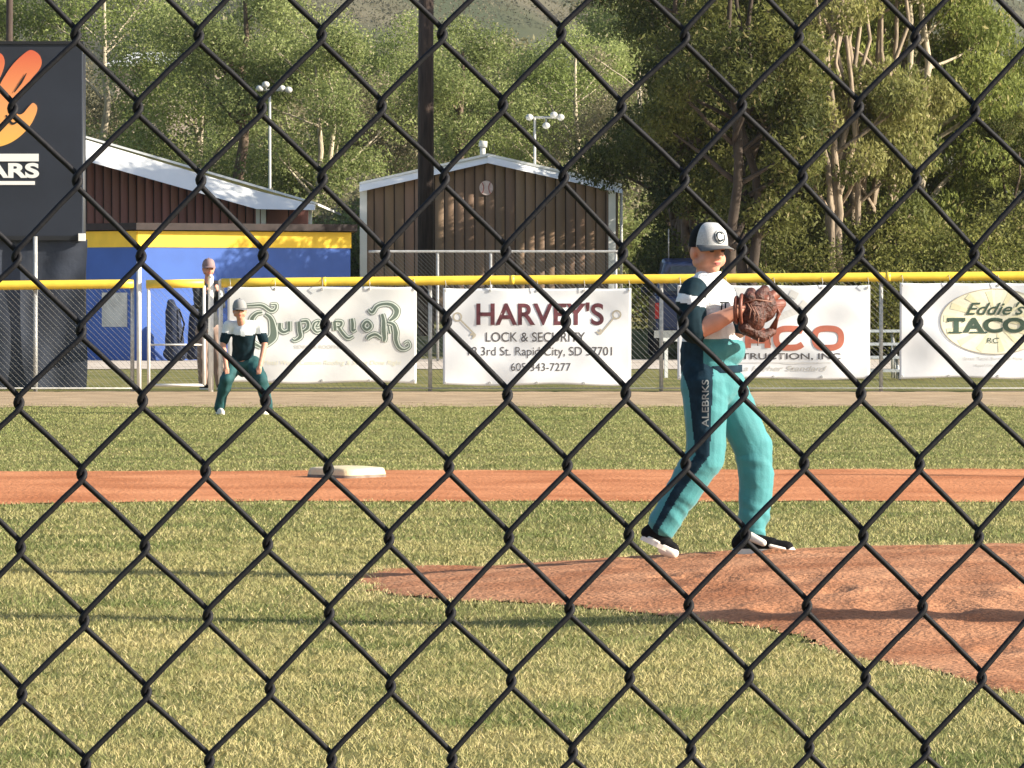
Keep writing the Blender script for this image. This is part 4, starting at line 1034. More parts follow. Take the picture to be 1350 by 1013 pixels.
# ================================================================ dugout
m_blue = mat('blue_wall_paint', (0.030, 0.095, 0.36), .55, var=.08, scale=2, spec=.4); m_yel = mat('yellow_band_paint', (0.80, 0.52, 0.03), .55, var=.08, scale=3)
m_roofb = mat('dark_brown_roof', (0.022, 0.013, 0.012), .7, var=.3, scale=6)
def build_dugout():
    D0 = 89.5
    P = lambda px, d: Vector((GX(px, d), d, 0))
    a, b_, c = P(-60, 92.5), P(181, D0-.6), P(462, 91.2)
    zt = 2.42
    root = empty('dugout', tuple((b_+c)/2), 'long low blue dugout with a yellow band under its dark brown roof', 'dugout')
    def wall(p, q, th, z0, z1, m, name, prou=0):
        d = (q-p).normalized(); n = Vector((d.y, -d.x, 0)); 
        k = MB(); o = n*prou
        k.prism([p+o+Vector((0, 0, z0)), q+o+Vector((0, 0, z0)), q+o+Vector((0, 0, z1)), p+o+Vector((0, 0, z1))], -n*th); return k.build(name, m, root)
    wall(b_, c, .2, -.1, zt-.30, m_blue, 'front_wall'); wall(b_, c, .2, zt-.30, zt, m_yel, 'yellow_band', .02)
    w1 = wall(a, b_, .2, -.1, zt-.30, m_bluedk, 'side_wall'); w1['label'] = 'dark navy side wall in shade'
    wall(a, b_, .2, zt-.30, zt, m_yel, 'yellow_band', .02)
    e = c+Vector((-.25, 4.6, 0)); wall(c, e, .2, -.1, zt-.30, m_blue, 'end_wall'); wall(c, e, .2, zt-.3, zt, m_yel, 'yellow_band', .02)
    k = MB(); o = .14
    poly = [a+Vector((0, -o, zt+.02)), b_+Vector((0, -o*1.3, zt+.02)), c+Vector((o, -o, zt+.02)), e+Vector((o, o, zt+.02)), Vector((a.x, 97, zt+.02))]
    k.prism(poly, (0, 0, .13)); k.build('roof', m_roofb, root)
    # window in the side wall
    n = (b_-a).normalized(); p, q = P(136, 0.0+90.0), P(168, 89.5)
    def onwall(px):
        # intersection of view ray with wall a-b
        for t in np.linspace(0, 1, 2001):
            v = a.lerp(b_, t)
            if CX+v.x/v.y*F >= px: return v
    p, q = onwall(135), onwall(168); nn = Vector((n.y, -n.x, 0))
    k = MB(); z0, z1 = GZ(431, p.y), GZ(386, p.y)
    k.prism([p+nn*.015+Vector((0, 0, z0)), q+nn*.015+Vector((0, 0, z0)), q+nn*.015+Vector((0, 0, z1)), p+nn*.015+Vector((0, 0, z1))], -nn*.012); k.build('pale_panel', m_panel, root)
m_bluedk = m_blue
m_panel = mat('pale_wall_panel', (0.52, 0.52, 0.48), .6, var=.15, scale=5)
build_dugout()
# ================================================================ metal sheds
m_trim = mat('white_trim_metal', (0.80, 0.80, 0.78), .45, var=.04, scale=2, spec=.5)
def siding_mat(name, c):
    m = mat(name, c, .55, var=.14, scale=1.0, stretch=(1, 1, .12), spec=.3, tint=True); return m
m_sid1 = siding_mat('maroon_siding', (0.26, 0.110, 0.090)); m_sid2 = siding_mat('brown_siding', (0.23, 0.150, 0.105)); m_groove = mat('siding_groove', (0.02, 0.014, 0.012), .8)
def siding(p, q, ztop, z0, pitch, root, m, gap=.022, name='siding', seed=1):
    """vertical boards from p to q (base points) with real grooves; ztop(t) gives height along the wall"""
    L = (q-p).length; d = (q-p)/L; n = Vector((d.y, -d.x, 0)); nb = max(1, int(round(L/pitch))); vs = []; fs = []; tn = []
    r_ = random.Random(seed)
    for i in range(nb):
        u0 = L*i/nb+gap/2; u1 = L*(i+1)/nb-gap/2; a = p+d*u0; b = p+d*u1; za, zb = ztop(u0/L), ztop(u1/L)
        t = r_.uniform(.84, 1.14); tt = (t, t*r_.uniform(.95, 1.05), t*r_.uniform(.92, 1.05)); base = len(vs)
        for (w_, off) in ((a, 0), (a+d*.025, .03), (b-d*.025, .03), (b, 0)):
            z_ = za+(zb-za)*((w_-a).length/max(1e-6, (b-a).length)); g = w_+n*off
            vs += [(g.x, g.y, z0), (g.x, g.y, z_)]; tn += [tt, tt]
        for j in range(3): fs.append((base+2*j, base+2*j+2, base+2*j+3, base+2*j+1))
    o = link(name, np_mesh(name, vs, fs, False, np.array(tn)), m, root)
    k = MB(); pts = [p+d*L*t for t in np.linspace(0, 1, 21)]
    poly = [v-n*.002+Vector((0, 0, z0)) for v in (p, q)] + [p+d*L*t-n*.002+Vector((0, 0, ztop(t)-.01)) for t in np.linspace(1, 0, 21)]
    k.prism(poly, -n*.1); k.build('wall', m_groove, root); return o
def build_shed_center():
    D = 115.; X = lambda p: GX(p, D); Z = lambda p: GZ(p, D)
    root = empty('metal_shed', (X(643), D, float(terrain_z(0, D))), 'brown metal shed with white gable trim and a round white emblem', 'shed')
    p, q = Vector((X(480), D, 0)), Vector((X(812), D, 0)); pk = (643-480)/(812-480)
    zt = lambda t: Z(251)+(Z(212)-Z(251))*(t/pk) if t < pk else Z(212)+(Z(251)-Z(212))*((t-pk)/(1-pk))
    siding(p, q, zt, .2, .2425, root, m_sid2)
    k = MB()   # rake trim and roof
    pts = [(474, 244), (643, 206), (820, 246)]
    for (a, b_) in ((pts[0], pts[1]), (pts[1], pts[2])):
        A, B = W(a[0], a[1], D-.2), W(b_[0], b_[1], D-.12); dn = Vector((0, -.16, -.17))
        k.prism([A, B, B+dn, A+dn], (0, .14, 0))
    k.build('gable_trim', m_trim, root)
    k = MB()
    for (a, b_) in ((pts[0], pts[1]), (pts[1], pts[2])):
        A, B = W(a[0], a[1], D-.2)+Vector((0, .0, .005)), W(b_[0], b_[1], D-.2)+Vector((0, 0, .005)); k.prism([A, B, B+Vector((0, 0, .06)), A+Vector((0, 0, .06))], (0, 14, 0))
    k.build('roof', m_trim, root)
    for px in (478.5, 806):
        k = MB(); x = X(px); k.box((x-.07, D-.12, .2), (x+.10, D-.03, Z(250))); k.build('corner_trim', m_trim, root)
    k = MB(); k.box((X(812)+.0, D-.0, .2), (X(812)+.05, D+13, Z(251))); k.box((X(480)-.05, D, .2), (X(480), D+13, Z(251))); k.build('side_wall', m_sid2p, root)
    k = MB(); k.tube([(X(819), D-.02, .3), (X(819), D-.02, Z(250))], .035, 8); k.build('downpipe', m_galv, root)
    k = MB(); x = X(636); k.tube([(x, D+1.2, Z(210)), (x, D+1.2, Z(192))], .07, 12); k.tube([(x, D+1.2, Z(192)), (x+.02, D+1.2, Z(184))], [.11, .10], 12); k.build('roof_vent', m_galvw, root)
    # round emblem: a disc with stitching
    c = W(641, 248, D-.06); k = MB(); n = 28
    k.prism([c+Vector((.165*math.cos(a), 0, .175*math.sin(a))) for a in np.linspace(2*math.pi, 0, n, endpoint=False)], (0, .03, 0)); e = k.build('round_emblem', m_embl, root)
    k = MB()
    for s_ in (-1, 1):
        k.tube([c+Vector((s_*(.17-.11*math.cos(a)), -.012, .16*math.sin(a))) for a in np.linspace(-.95, .95, 8)], .010, 5)
    k.build('stitching', m_stitch, e)
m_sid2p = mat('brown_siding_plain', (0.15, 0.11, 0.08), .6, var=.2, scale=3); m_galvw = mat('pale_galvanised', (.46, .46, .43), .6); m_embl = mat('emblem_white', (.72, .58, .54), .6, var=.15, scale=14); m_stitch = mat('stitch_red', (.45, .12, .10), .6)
build_shed_center()
def build_shed_left():
    D = 104.; X = lambda p: GX(p, D); Z = lambda p: GZ(p, D)
    root = empty('metal_shed', (X(200), D, float(terrain_z(0, D))), 'maroon metal shed with broad white sloping roof edge, behind the blue dugout', 'shed')
    p, q = Vector((X(-40), D, 0)), Vector((X(346), D, 0))
    zt = lambda t: Z(150+ (266-150)*t)+.0
    siding(p, q, zt, .2, .182, root, m_sid1, seed=5)
    k = MB(); A, B = W(-60, 133, D-.5), W(340, 252, D-.5); C = W(415, 270, D-.5)
    dn0, dn1 = Vector((0, -.62, -.50)), Vector((0, -.52, -.40)); k.prism([A, B, B+dn1, A+dn0], (0, .7, 0)); k.build('roof_edge', m_trim, root)
    k = MB(); k.prism([B, C, C+Vector((0, -.15, -.12)), B+dn1], (0, .42, 0)); k.build('roof_edge', m_trim, root)
    k = MB(); k.prism([A+Vector((0, .0, .01)), C+Vector((0, 0, .01)), C+Vector((0, 0, .06)), A+Vector((0, 0, .06))], (0, 16, 0)); k.build('roof', m_trim, root)
    k = MB(); k.box((X(338), D-.16, .2), (X(343), D-.05, Z(268))); k.box((X(344.5), D-.18, .2), (X(351), D-.05, Z(268))); k.build('corner_trim', m_trim, root)
    p2, q2 = Vector((X(351), D-.0, 0)), Vector((X(409), D+.3, 0)); siding(p2, q2, lambda t: Z(274), .2, .5, root, m_sid1b, seed=9, name='wing_siding')
    k = MB(); k.box((X(407), D-.1, .2), (X(411.5), D+.02, Z(270))); k.build('end_trim', m_trim, root)
m_sid1b = siding_mat('faded_maroon_siding', (0.24, 0.11, 0.10))
build_shed_left()
# ================================================================ poles
m_wood = mat('dark_wood_pole', (0.055, 0.036, 0.028), .85, var=.35, scale=4, stretch=(4, 4, .4), bump=.5, bscale=12)
def wood_pole(px, D, r, h, label):
    x = GX(px, D); z = float(terrain_z(x, D)); root = empty('utility_pole', (x, D, z), label, 'utility pole')
    b = MB(); b.tube([(x, D, z-.3), (x, D, z+h*.5), (x+.03, D, z+h)], [r, r*.93, r*.82], 16); b.build('pole', m_wood, root)
    b = MB(); b.box((x-1.1, D-.06, z+h-.8), (x+1.1, D+.06, z+h-.68)); b.build('crossarm', m_wood, root)
    for s_ in (-1, -.5, .5, 1): b = MB(); b.tube([(x+s_, D, z+h-.68), (x+s_, D, z+h-.6), (x+s_, D, z+h-.52)], [.03, .05, .03], 8); b.build('insulator', m_galv, root)
wood_pole(561.5, 100, .175, 11.5, 'thick dark wooden pole rising between the two sheds')
wood_pole(13, 108, .085, 11.0, 'thin brown wooden pole rising behind the dark scoreboard')
def light_pole(px, D, ptop, heads, label, r=.042):
    x = GX(px, D); z = float(terrain_z(x, D)); zt = GZ(ptop, D); root = empty('light_pole', (x, D, z), label, 'light pole')
    b = MB(); b.tube([(x, D, z-.3), (x, D, zt)], [r, r*.75], 10); b.build('pole', m_galvw, root)
    xs = [GX(h[0], D) for h in heads]; b = MB(); b.tube([(min(xs+[x])-.05, D, zt), (max(xs+[x])+.05, D, zt)], .03, 6); b.build('crossarm', m_galvw, root)
    for (hx, hy) in heads:
        X_, Z_ = GX(hx, D), GZ(hy, D); b = MB(); b.ell((X_, D-.12, Z_), (.10, .14, .085)); b.tube([(X_, D, zt), (X_, D-.05, Z_)], .02, 6); b.build('lamp_head', m_galvw, root)
light_pole(356, 125, 119, [(343, 117), (351, 112), (372, 117), (381, 119)], 'slim pale light pole with a row of lamp heads, above the maroon shed')
light_pole(705, 124, 155, [(698, 155), (730, 152), (739, 155), (720, 166)], 'slim pale light pole with lamp heads behind the brown shed')
# pole out of frame whose shadow crosses the infield
sx = -SUN_V.x/math.hypot(SUN_V.x, SUN_V.y); sy = -SUN_V.y/math.hypot(SUN_V.x, SUN_V.y)
def shadow_pole(X0, Y0, back, r, h, label):
    x, y = X0-sx*back, Y0-sy*back; root = empty('light_pole', (x, y, 0), label, 'light pole')
    b = MB(); b.tube([(x, y, -.2), (x, y, h)], [r, r*.9], 14); b.build('pole', m_galv, root)
    b = MB(); b.tube([(x-.6, y, h), (x+.6, y, h)], .04, 6); b.build('crossarm', m_galv, root)
shadow_pole(1.97, 18.35, 5.2, .14, 13, 'steel light pole beside the infield, right of the picture')
shadow_pole(2.75, 34.1, 9.0, .05, 4.1, 'short steel pole right of the basepath, outside the picture')
# ================================================================ vehicle, bleachers, bench
m_navyp = mat('navy_car_paint', (0.014, 0.026, 0.085), .3, coat=.6, spec=.5); m_glass = mat('car_glass', (0.02, 0.025, 0.03), .08, spec=.8); m_tyre = mat('tyre', (0.02, 0.02, 0.02), .85); m_rim = mat('wheel_rim', (.4, .4, .42), .35, metal=.8)
m_lampr = mat('tail_lamp_red', (.35, .02, .02), .25); m_chrome = mat('chrome', (.6, .6, .6), .25, metal=1)
def build_truck():
    D = 90.; x0 = GX(862, D); z0 = float(terrain_z(0, D)); root = empty('parked_pickup', (x0+.95, D, z0), 'dark navy pickup seen from behind, parked beyond the fence behind the pitcher', 'pickup truck')
    w_ = 1.72; 
    P = lambda x, y, z: Vector((x0+x, D+y, z0+z))
    def loft(secs, name, m, par):
        b = MB(); vs = []; n = None
        for (y, prof) in secs:
            n = len(prof); vs += [P(a, y, c) for (a, c) in prof]
        fs = [(j*n+i, (j+1)*n+i, (j+1)*n+(i+1) % n, j*n+(i+1) % n) for j in range(len(secs)-1) for i in range(n)] + [tuple(range(n)), tuple((len(secs)-1)*n+i for i in range(n-1, -1, -1))]
        b.add(vs, fs, False); o = b.build(name, m, par)
        bev = o.modifiers.new('bevel', 'BEVEL'); bev.width = .05; bev.segments = 3; bev.limit_method = 'ANGLE'; return o
    def body(zl, zh, inset=0, ins2=0): return [(0+inset, zl), (w_-inset, zl), (w_-ins2, zh), (0+ins2, zh)]
    loft([(0, body(.55, 1.20, .04, .03)), (3.0, body(.5, 1.22, 0, 0)), (4.2, body(.5, 1.15, 0, .04)), (5.3, body(.55, 1.05, .06, .12))], 'body', m_navyp, root)
    loft([(1.7, body(1.18, 1.86, .06, .26)), (2.0, body(1.18, 1.93, .05, .22)), (3.0, body(1.18, 1.93, .05, .22)), (3.7, body(1.15, 1.30, .05, .16))], 'cab', m_navyp, root)
    b = MB(); b.add([P(.30, 1.63, 1.30), P(w_-.30, 1.63, 1.30), P(w_-.38, 1.69, 1.78), P(.38, 1.69, 1.78)], [(0, 1, 2, 3)]); b.add([P(.30, 1.66, 1.30), P(w_-.30, 1.66, 1.30), P(w_-.38, 1.72, 1.78), P(.38, 1.72, 1.78)], [(3, 2, 1, 0)]); b.build('rear_window', m_glass, root)
    b = MB(); b.box(tuple(P(.10, -.03, .62)), tuple(P(w_-.10, -.005, 1.14))); b.build('tailgate', m_navyp, root)
    b = MB(); b.box(tuple(P(.0, -.14, .42)), tuple(P(w_, -.02, .56))); b.build('bumper', m_chrome, root)
    for a in (.02, w_-.10): b = MB(); b.box(tuple(P(a, -.035, .78)), tuple(P(a+.08, -.008, 1.08))); b.build('tail_lamp', m_lampr, root)
    for a in (-.12, w_+.02): b = MB(); b.ell(P(a+.05, 2.9, 1.32), (.10, .06, .09)); b.build('wing_mirror', m_navyp, root)
    for (a, y) in ((.02, .9), (w_-.25, .9), (.02, 4.3), (w_-.25, 4.3)):
        b = MB(); n = 24; prof = [(.0, .24), (.0, .36), (.03, .39), (.20, .39), (.23, .36), (.23, .24)]
        vs = [P(a+u, y+r*math.cos(t), .38+r*math.sin(t)) for (u, r) in prof for t in np.linspace(0, 2*math.pi, n, endpoint=False)]
        b.add(vs, [(j*n+i, j*n+(i+1) % n, (j+1)*n+(i+1) % n, (j+1)*n+i) for j in range(5) for i in range(n)], True); wh = b.build('wheel', m_tyre, root)
        b = MB(); b.prism([P(a+.04, y+.24*math.cos(t), .38+.24*math.sin(t)) for t in np.linspace(0, 2*math.pi, n, endpoint=False)], (.15, 0, 0)); b.build('rim', m_rim, wh)
    b = MB(); b.tube([P(.35, 2.2, 1.92), P(.35, 2.2, 2.5)], .012, 5); b.build('antenna', m_galv, root)
build_truck()
m_alu = mat('aluminium_plank', (.62, .64, .65), .4, metal=.5)
def bleachers(px0, px1, D, label):
    x0, x1 = GX(px0, D), GX(px1, D); root = empty('bleachers', ((x0+x1)/2, D, 0), label, 'bleachers')
    for i in range(4):
        z = .10+.19*i+.02; y = D+.45*i
        b = MB(); b.box((x0, y, z), (x1, y+.25, z+.04)); b.build('bench_plank', m_alu, root)
    for x in (x0+.15, (x0+x1)/2, x1-.15):
        b = MB(); b.tube([(x, D+.1, .02), (x, D+1.55, .66)], .025, 6)
        for i in range(4): b.tube([(x, D+.45*i+.12, .01), (x, D+.45*i+.12, .11+.19*i)], .02, 6)
        b.build('frame', m_galv, root)
bleachers(1128, 1246, 70, 'low aluminium bleachers behind the gap between the two right-hand banners')
def bench():
    D = 72.; x0, x1 = GX(872, D), GX(930, D); root = empty('bench', ((x0+x1)/2, D, 0), 'white bench behind the fence, left of the pitcher', 'bench')
    b = MB(); b.box((x0, D, .55), (x1, D+.28, .60)); b.build('seat', m_signw, root)
    for x in (x0+.05, x1-.09): b = MB(); b.box((x, D+.04, 0), (x+.05, D+.24, .548)); b.build('leg', m_signw, root)
bench()
# ================================================================ hills, woods, trees
m_hill = mat('hill_scrub', (0.06, 0.072, 0.045), .95, scale=.05, col2=(0.13, 0.12, 0.085), bump=.6, bscale=.4, coord='Object', spec=.05)
def hill_h(x, y):
    x = np.asarray(x, float); y = np.asarray(y, float)
    t = np.clip((y-300)/360, 0, 1); t = t*t*(3-2*t)
    ridge = 43 + 8*np.exp(-((x+30)/22)**2) - 4.6*np.exp(-((x-11)/11)**2) - 12/(1+np.exp(-(x-58)/6)) + 30/(1+np.exp((x+90)/25))
    return 2.2 + ridge*t + (vnoise(x+900, y, 34, 51)-.5)*10*t + (vnoise(x+900, y, 11, 52)-.5)*3*t
def build_hill():
    xs = np.linspace(-420, 420, 190); ys = np.linspace(255, 900, 100); X, Y = np.meshgrid(xs, ys); Z = hill_h(X, Y)+np.clip(Y-680, 0, 400)*-.02
    Z[0] -= 3
    nx = len(xs); i = (np.arange(len(ys)-1)[:, None]*nx+np.arange(nx-1)[None]).ravel()
    tag(link('hills', np_mesh('hills', np.stack([X, Y, Z], -1).reshape(-1, 3), np.stack([i, i+1, i+nx+1, i+nx], 1), True), m_hill), 'scrubby hillside behind the trees', kind='structure')
build_hill()
LEAFM = mat('leaves', (1, 1, 1), .65, tint=True, trans=.45, spec=.25)
m_barkp = mat('pale_bark', (0.40, 0.34, 0.25), .85, var=.3, scale=5, stretch=(3, 3, .5), bump=.5, bscale=14); m_barkw = mat('weathered_bark', (0.27, 0.21, 0.15), .85, var=.4, scale=3, stretch=(3, 3, .5), bump=.5, bscale=14); m_barkx = mat('deep_brown_bark', (0.055, 0.040, 0.030), .9, var=.3, scale=5, bump=.5, bscale=10); m_barkd = mat('dark_bark', (0.12, 0.085, 0.06), .9, var=.3, scale=5, bump=.5, bscale=10)  # m_barkx is the darkest bark, a brown of its own
def leaves(cents, rad, n, size, cols, r, flat=.7, up=0.0):
    """n leaf faces in clumps round cents (m,3) with radii rad (m,)"""
    m = len(cents); w_ = rad**2; idx = r.choice(m, n, p=w_/w_.sum())
    d = r.normal(size=(n, 3)); d /= np.linalg.norm(d, axis=1)[:, None]
    rr = rad[idx]*(.35+.65*r.random(n)**.6)
    c = cents[idx]+d*rr[:, None]*np.array([1, 1, flat])
    a = r.normal(size=(n, 3)); 
    if up: a[:, 2] += up*2
    a /= np.linalg.norm(a, axis=1)[:, None]
    nrm = d+r.normal(size=(n, 3))*.9; b = np.cross(a, nrm); b /= np.linalg.norm(b, axis=1)[:, None]
    s = size*r.uniform(.6, 1.35, n)[:, None]; a = a*s*(1.25 if up else .9); b = b*s*.5
    V = np.stack([c-a*.5, c+b*.5+a*.05, c+a*.6, c-b*.5], 1).reshape(-1, 3)
    ct = r.random(m); base = np.array(cols[0])*(1-ct[:, None])+np.array(cols[1])*ct[:, None]
    col = base[idx]*r.uniform(.78, 1.2, n)[:, None]
    dry = r.random(n) < .05; col[dry] = np.array(cols[2])
    return V, np.repeat(col, 4, 0)
def limb_tube(mb, p, q, r0, r1, r, n=5, sides=7):
    pts = []; rs = []
    for i in range(n+1):
        t = i/n; v = p.lerp(q, t)+Vector((r.normal(0, .06), r.normal(0, .06), 0))*(q-p).length*.25*math.sin(t*math.pi); pts.append(v); rs.append(r0+(r1-r0)*t)
    mb.tube(pts, rs, sides)
def make_tree(name, seed, H, RX, nclump, nleaf, size, cols, bark, stems=1, spread=.5, bottom=.25, flat=.8, up=0., bare=6, clr=(.5, 1.1)):
    r = np.random.default_rng(seed); root = empty(name, (0, 0, 0)); tk = MB(); cents = []; rad = []
    ends = []
    for s_ in range(stems):
        a = r.uniform(0, 6.28); b0 = Vector((math.cos(a), math.sin(a), 0))*(.0 if stems == 1 else .45*r.random()+.1)
        top = b0*(1+spread*3)+Vector((r.normal(0, .15), r.normal(0, .15), H*r.uniform(.80, .96) if stems > 1 else H*.9)); rb = .022*H/math.sqrt(stems)*r.uniform(.9, 1.3)
        limb_tube(tk, b0-Vector((0, 0, .3)), top, rb, rb*.2, r, 9, 9)
        nb = int(bare+10/stems)
        for i in range(nb):
            t = r.uniform(bottom, .93); st = b0.lerp(top, t); a = r.uniform(0, 6.28); L = RX*(1-abs(t-.5)*1.0)*r.uniform(.55, 1.0)
            en = st+Vector((math.cos(a)*L, math.sin(a)*L, L*r.uniform(.35, 1.0))); 
            if en.z > H: en.z = H
            limb_tube(tk, st, en, rb*(1-t)*.55+.02, .012, r, 5, 5); ends.append(en)
            for q in range(2):
                m_ = st.lerp(en, r.uniform(.4, .8)); a2 = a+r.uniform(-1, 1); e2 = m_+Vector((math.cos(a2), math.sin(a2), r.uniform(.3, 1.2)))*L*.4
                limb_tube(tk, m_, e2, .018, .008, r, 3, 4); ends.append(e2)
    for e in ends: cents.append(tuple(e)); rad.append(r.uniform(*clr)*RX*.34)
    while len(cents) < nclump:
        t = r.uniform(bottom, 1); prof = math.sin(min(1, (t-bottom)/(1-bottom)*.92+.12)*math.pi)**.55; a = r.uniform(0, 6.28); q = RX*prof*math.sqrt(r.uniform(.15, 1))
        cents.append((math.cos(a)*q, math.sin(a)*q, t*H)); rad.append(r.uniform(*clr)*RX*.30)
    V, T = leaves(np.array(cents), np.array(rad), nleaf, size, cols, r, flat, up)
    V[:, 2] = np.maximum(V[:, 2], .1)
    link('crown', np_mesh('crown', V, np.arange(len(V)).reshape(-1, 4), False, T), LEAFM, root); tk.build('trunk', bark, root)
    return root
olive = [(.16, .20, .065), (.33, .37, .14), (.42, .38, .24)]
fresh = [(.20, .25, .07), (.38, .43, .16), (.44, .40, .25)]
drab = [(.18, .17, .09), (.31, .28, .17), (.36, .29, .21)]
darkg = [(.05, .065, .018), (.18, .185, .05), (.26, .22, .10)]
warm = [(.13, .15, .04), (.30, .29, .10), (.42, .35, .19)]
USED = set()
def place(proto, x, y, s, rz, label, cat, group, sz=None):
    if proto.name not in USED: USED.add(proto.name); root = proto
    else:
        root = proto.copy(); COL.objects.link(root)
        for ch in [c for c in bpy.data.objects if c.parent is proto]:
            c = ch.copy(); COL.objects.link(c); c.parent = root
    root.location = (x, y, float(terrain_z(x, y)) if y < 280 else float(hill_h(x, y))); root.rotation_euler = (0, 0, rz); root.scale = (s, s, sz or s)
    tag(root, label, cat, group); return root
pA = [make_tree('deciduous_tree', 11, 9.5, 3.0, 90, 38000, .115, olive, m_barkp, 2, .5, .10),
      make_tree('deciduous_tree', 12, 10.5, 3.3, 100, 40000, .115, fresh, m_barkp, 1, .4, .12),
      make_tree('deciduous_tree', 13, 8.5, 2.8, 70, 24000, .11, drab, m_barkp, 3, .6, .10, bare=9),
      make_tree('deciduous_tree', 14, 11., 3.2, 95, 38000, .12, olive, m_barkd, 1, .4, .15)]
rr = random.Random(5)
desc = {0: 'olive leafed tree with forked pale trunk', 1: 'fresh green rounded tree', 2: 'thin drab tree with bare stems', 3: 'tall olive tree with dark trunk'}
row1 = [(-60, 138, 0), (45, 142, 2), (130, 136, 1), (192, 150, 2), (262, 140, 0), (322, 134, 3), (385, 146, 1), (436, 133, 0), (492, 139, 2), (545, 147, 1), (606, 135, 3), (655, 145, 0), (706, 150, 2), (752, 137, 1), (800, 142, 0), (842, 134, 2), (884, 146, 3)]
where = ['left of the scoreboard', 'above the scoreboard', 'just right of the scoreboard top', 'over the left end of the maroon shed roof', 'over the middle of the maroon shed roof', 'just left of the slim light pole', 'just right of the slim light pole', 'over the right end of the maroon shed', 'left of the thick wooden pole', 'behind the thick wooden pole', 'over the left slope of the brown shed', 'above the peak of the brown shed', 'beside the light pole behind the brown shed', 'over the right slope of the brown shed', 'over the right corner of the brown shed', 'just right of the brown shed', 'left of the dark tree clump']
hs = [1, .9, .92, .66, .86, .85, .80, .86, .88, .84, .72, .76, .76, .78, .80, .80, .95]
for i, (px, D, t) in enumerate(row1):
    place(pA[t], GX(px, D), D, hs[i]*rr.uniform(.97, 1.03), rr.uniform(0, 6.28), desc[t]+' '+where[i], 'tree', 'trees behind the sheds')
pf = [make_tree('deciduous_tree', 21, 12, 4.5, 60, 14000, .26, olive, m_barkp, 2, .5, .06), make_tree('deciduous_tree', 22, 12, 4.5, 60, 12000, .26, drab, m_barkp, 2, .5, .06)]
where2 = ['far left behind the scoreboard trees', 'beside the half hidden house', 'behind the maroon shed', 'behind the slim light pole', 'left of the wooden pole', 'right of the wooden pole', 'behind the brown shed peak', 'behind the brown shed right slope', 'behind the gap before the dark clump', 'behind the dark clump', 'behind the pale trunks', 'behind the right edge trees', 'outside right']
for i, px in enumerate((-40, 95, 330, 400, 480, 590, 668, 742, 815, 905, 1010, 1130)):
    D = 185+rr.uniform(-12, 25); place(pf[i % 2], GX(px, D), D, rr.uniform(.74, .86) if px < 850 else 1.1, rr.uniform(0, 6.28), ('hazy olive far tree ' if i % 2 == 0 else 'hazy drab far tree ')+where2[i], 'tree', 'far trees in the second row')
# shrubs at the foot of the trees
def make_shrub(seed, H, RX, n, size, cols):
    r = np.random.default_rng(seed); root = empty('shrub'); st = MB(); ends = []
    for i in range(9):
        a = r.uniform(0, 6.28); e = Vector((math.cos(a)*RX*r.uniform(.3, .9), math.sin(a)*RX*r.uniform(.3, .9), H*r.uniform(.5, .95))); limb_tube(st, Vector((r.normal(0, .1), r.normal(0, .1), -.1)), e, .03, .01, r, 4, 5); ends.append(e)
    cents = [tuple(e) for e in ends]+[(r.uniform(-RX, RX)*.9, r.uniform(-RX, RX)*.9, H*r.uniform(.1, .8)) for _ in range(26)]
    V, T = leaves(np.array(cents), r.uniform(.25, .5, len(cents))*RX, n, size, cols, r, .8); V[:, 2] = np.maximum(V[:, 2], .02)
    link('foliage', np_mesh('foliage', V, np.arange(len(V)).reshape(-1, 4), False, T), LEAFM, root); st.build('stems', m_barkd, root); return root
sh = [make_shrub(31, 3.0, 2.0, 9000, .13, drab), make_shrub(32, 2.6, 2.2, 9000, .13, olive)]
spots = [(-30, 126), (60, 127), (150, 128), (230, 126), (330, 128), (425, 124), (452, 127), (500, 130), (590, 131), (690, 131), (780, 130), (838, 122), (856, 128), (890, 126)]
wsh = ['left of the scoreboard', 'behind the scoreboard', 'behind the maroon shed left end', 'behind the maroon shed', 'behind the maroon shed right end', 'between the two sheds on the left', 'between the two sheds on the right', 'at the left back of the brown shed', 'behind the wooden pole foot', 'behind the brown shed middle', 'behind the brown shed right part', 'right of the brown shed, nearer', 'right of the brown shed, further', 'behind the navy pickup']
for i, (px, D) in enumerate(spots):
    place(sh[i % 2], GX(px, D), D, rr.uniform(.85, 1.2), rr.uniform(0, 6.28), ('brownish ' if i % 2 == 0 else 'olive ')+'shrub '+wsh[i], 'shrub', 'shrubs along the foot of the trees')
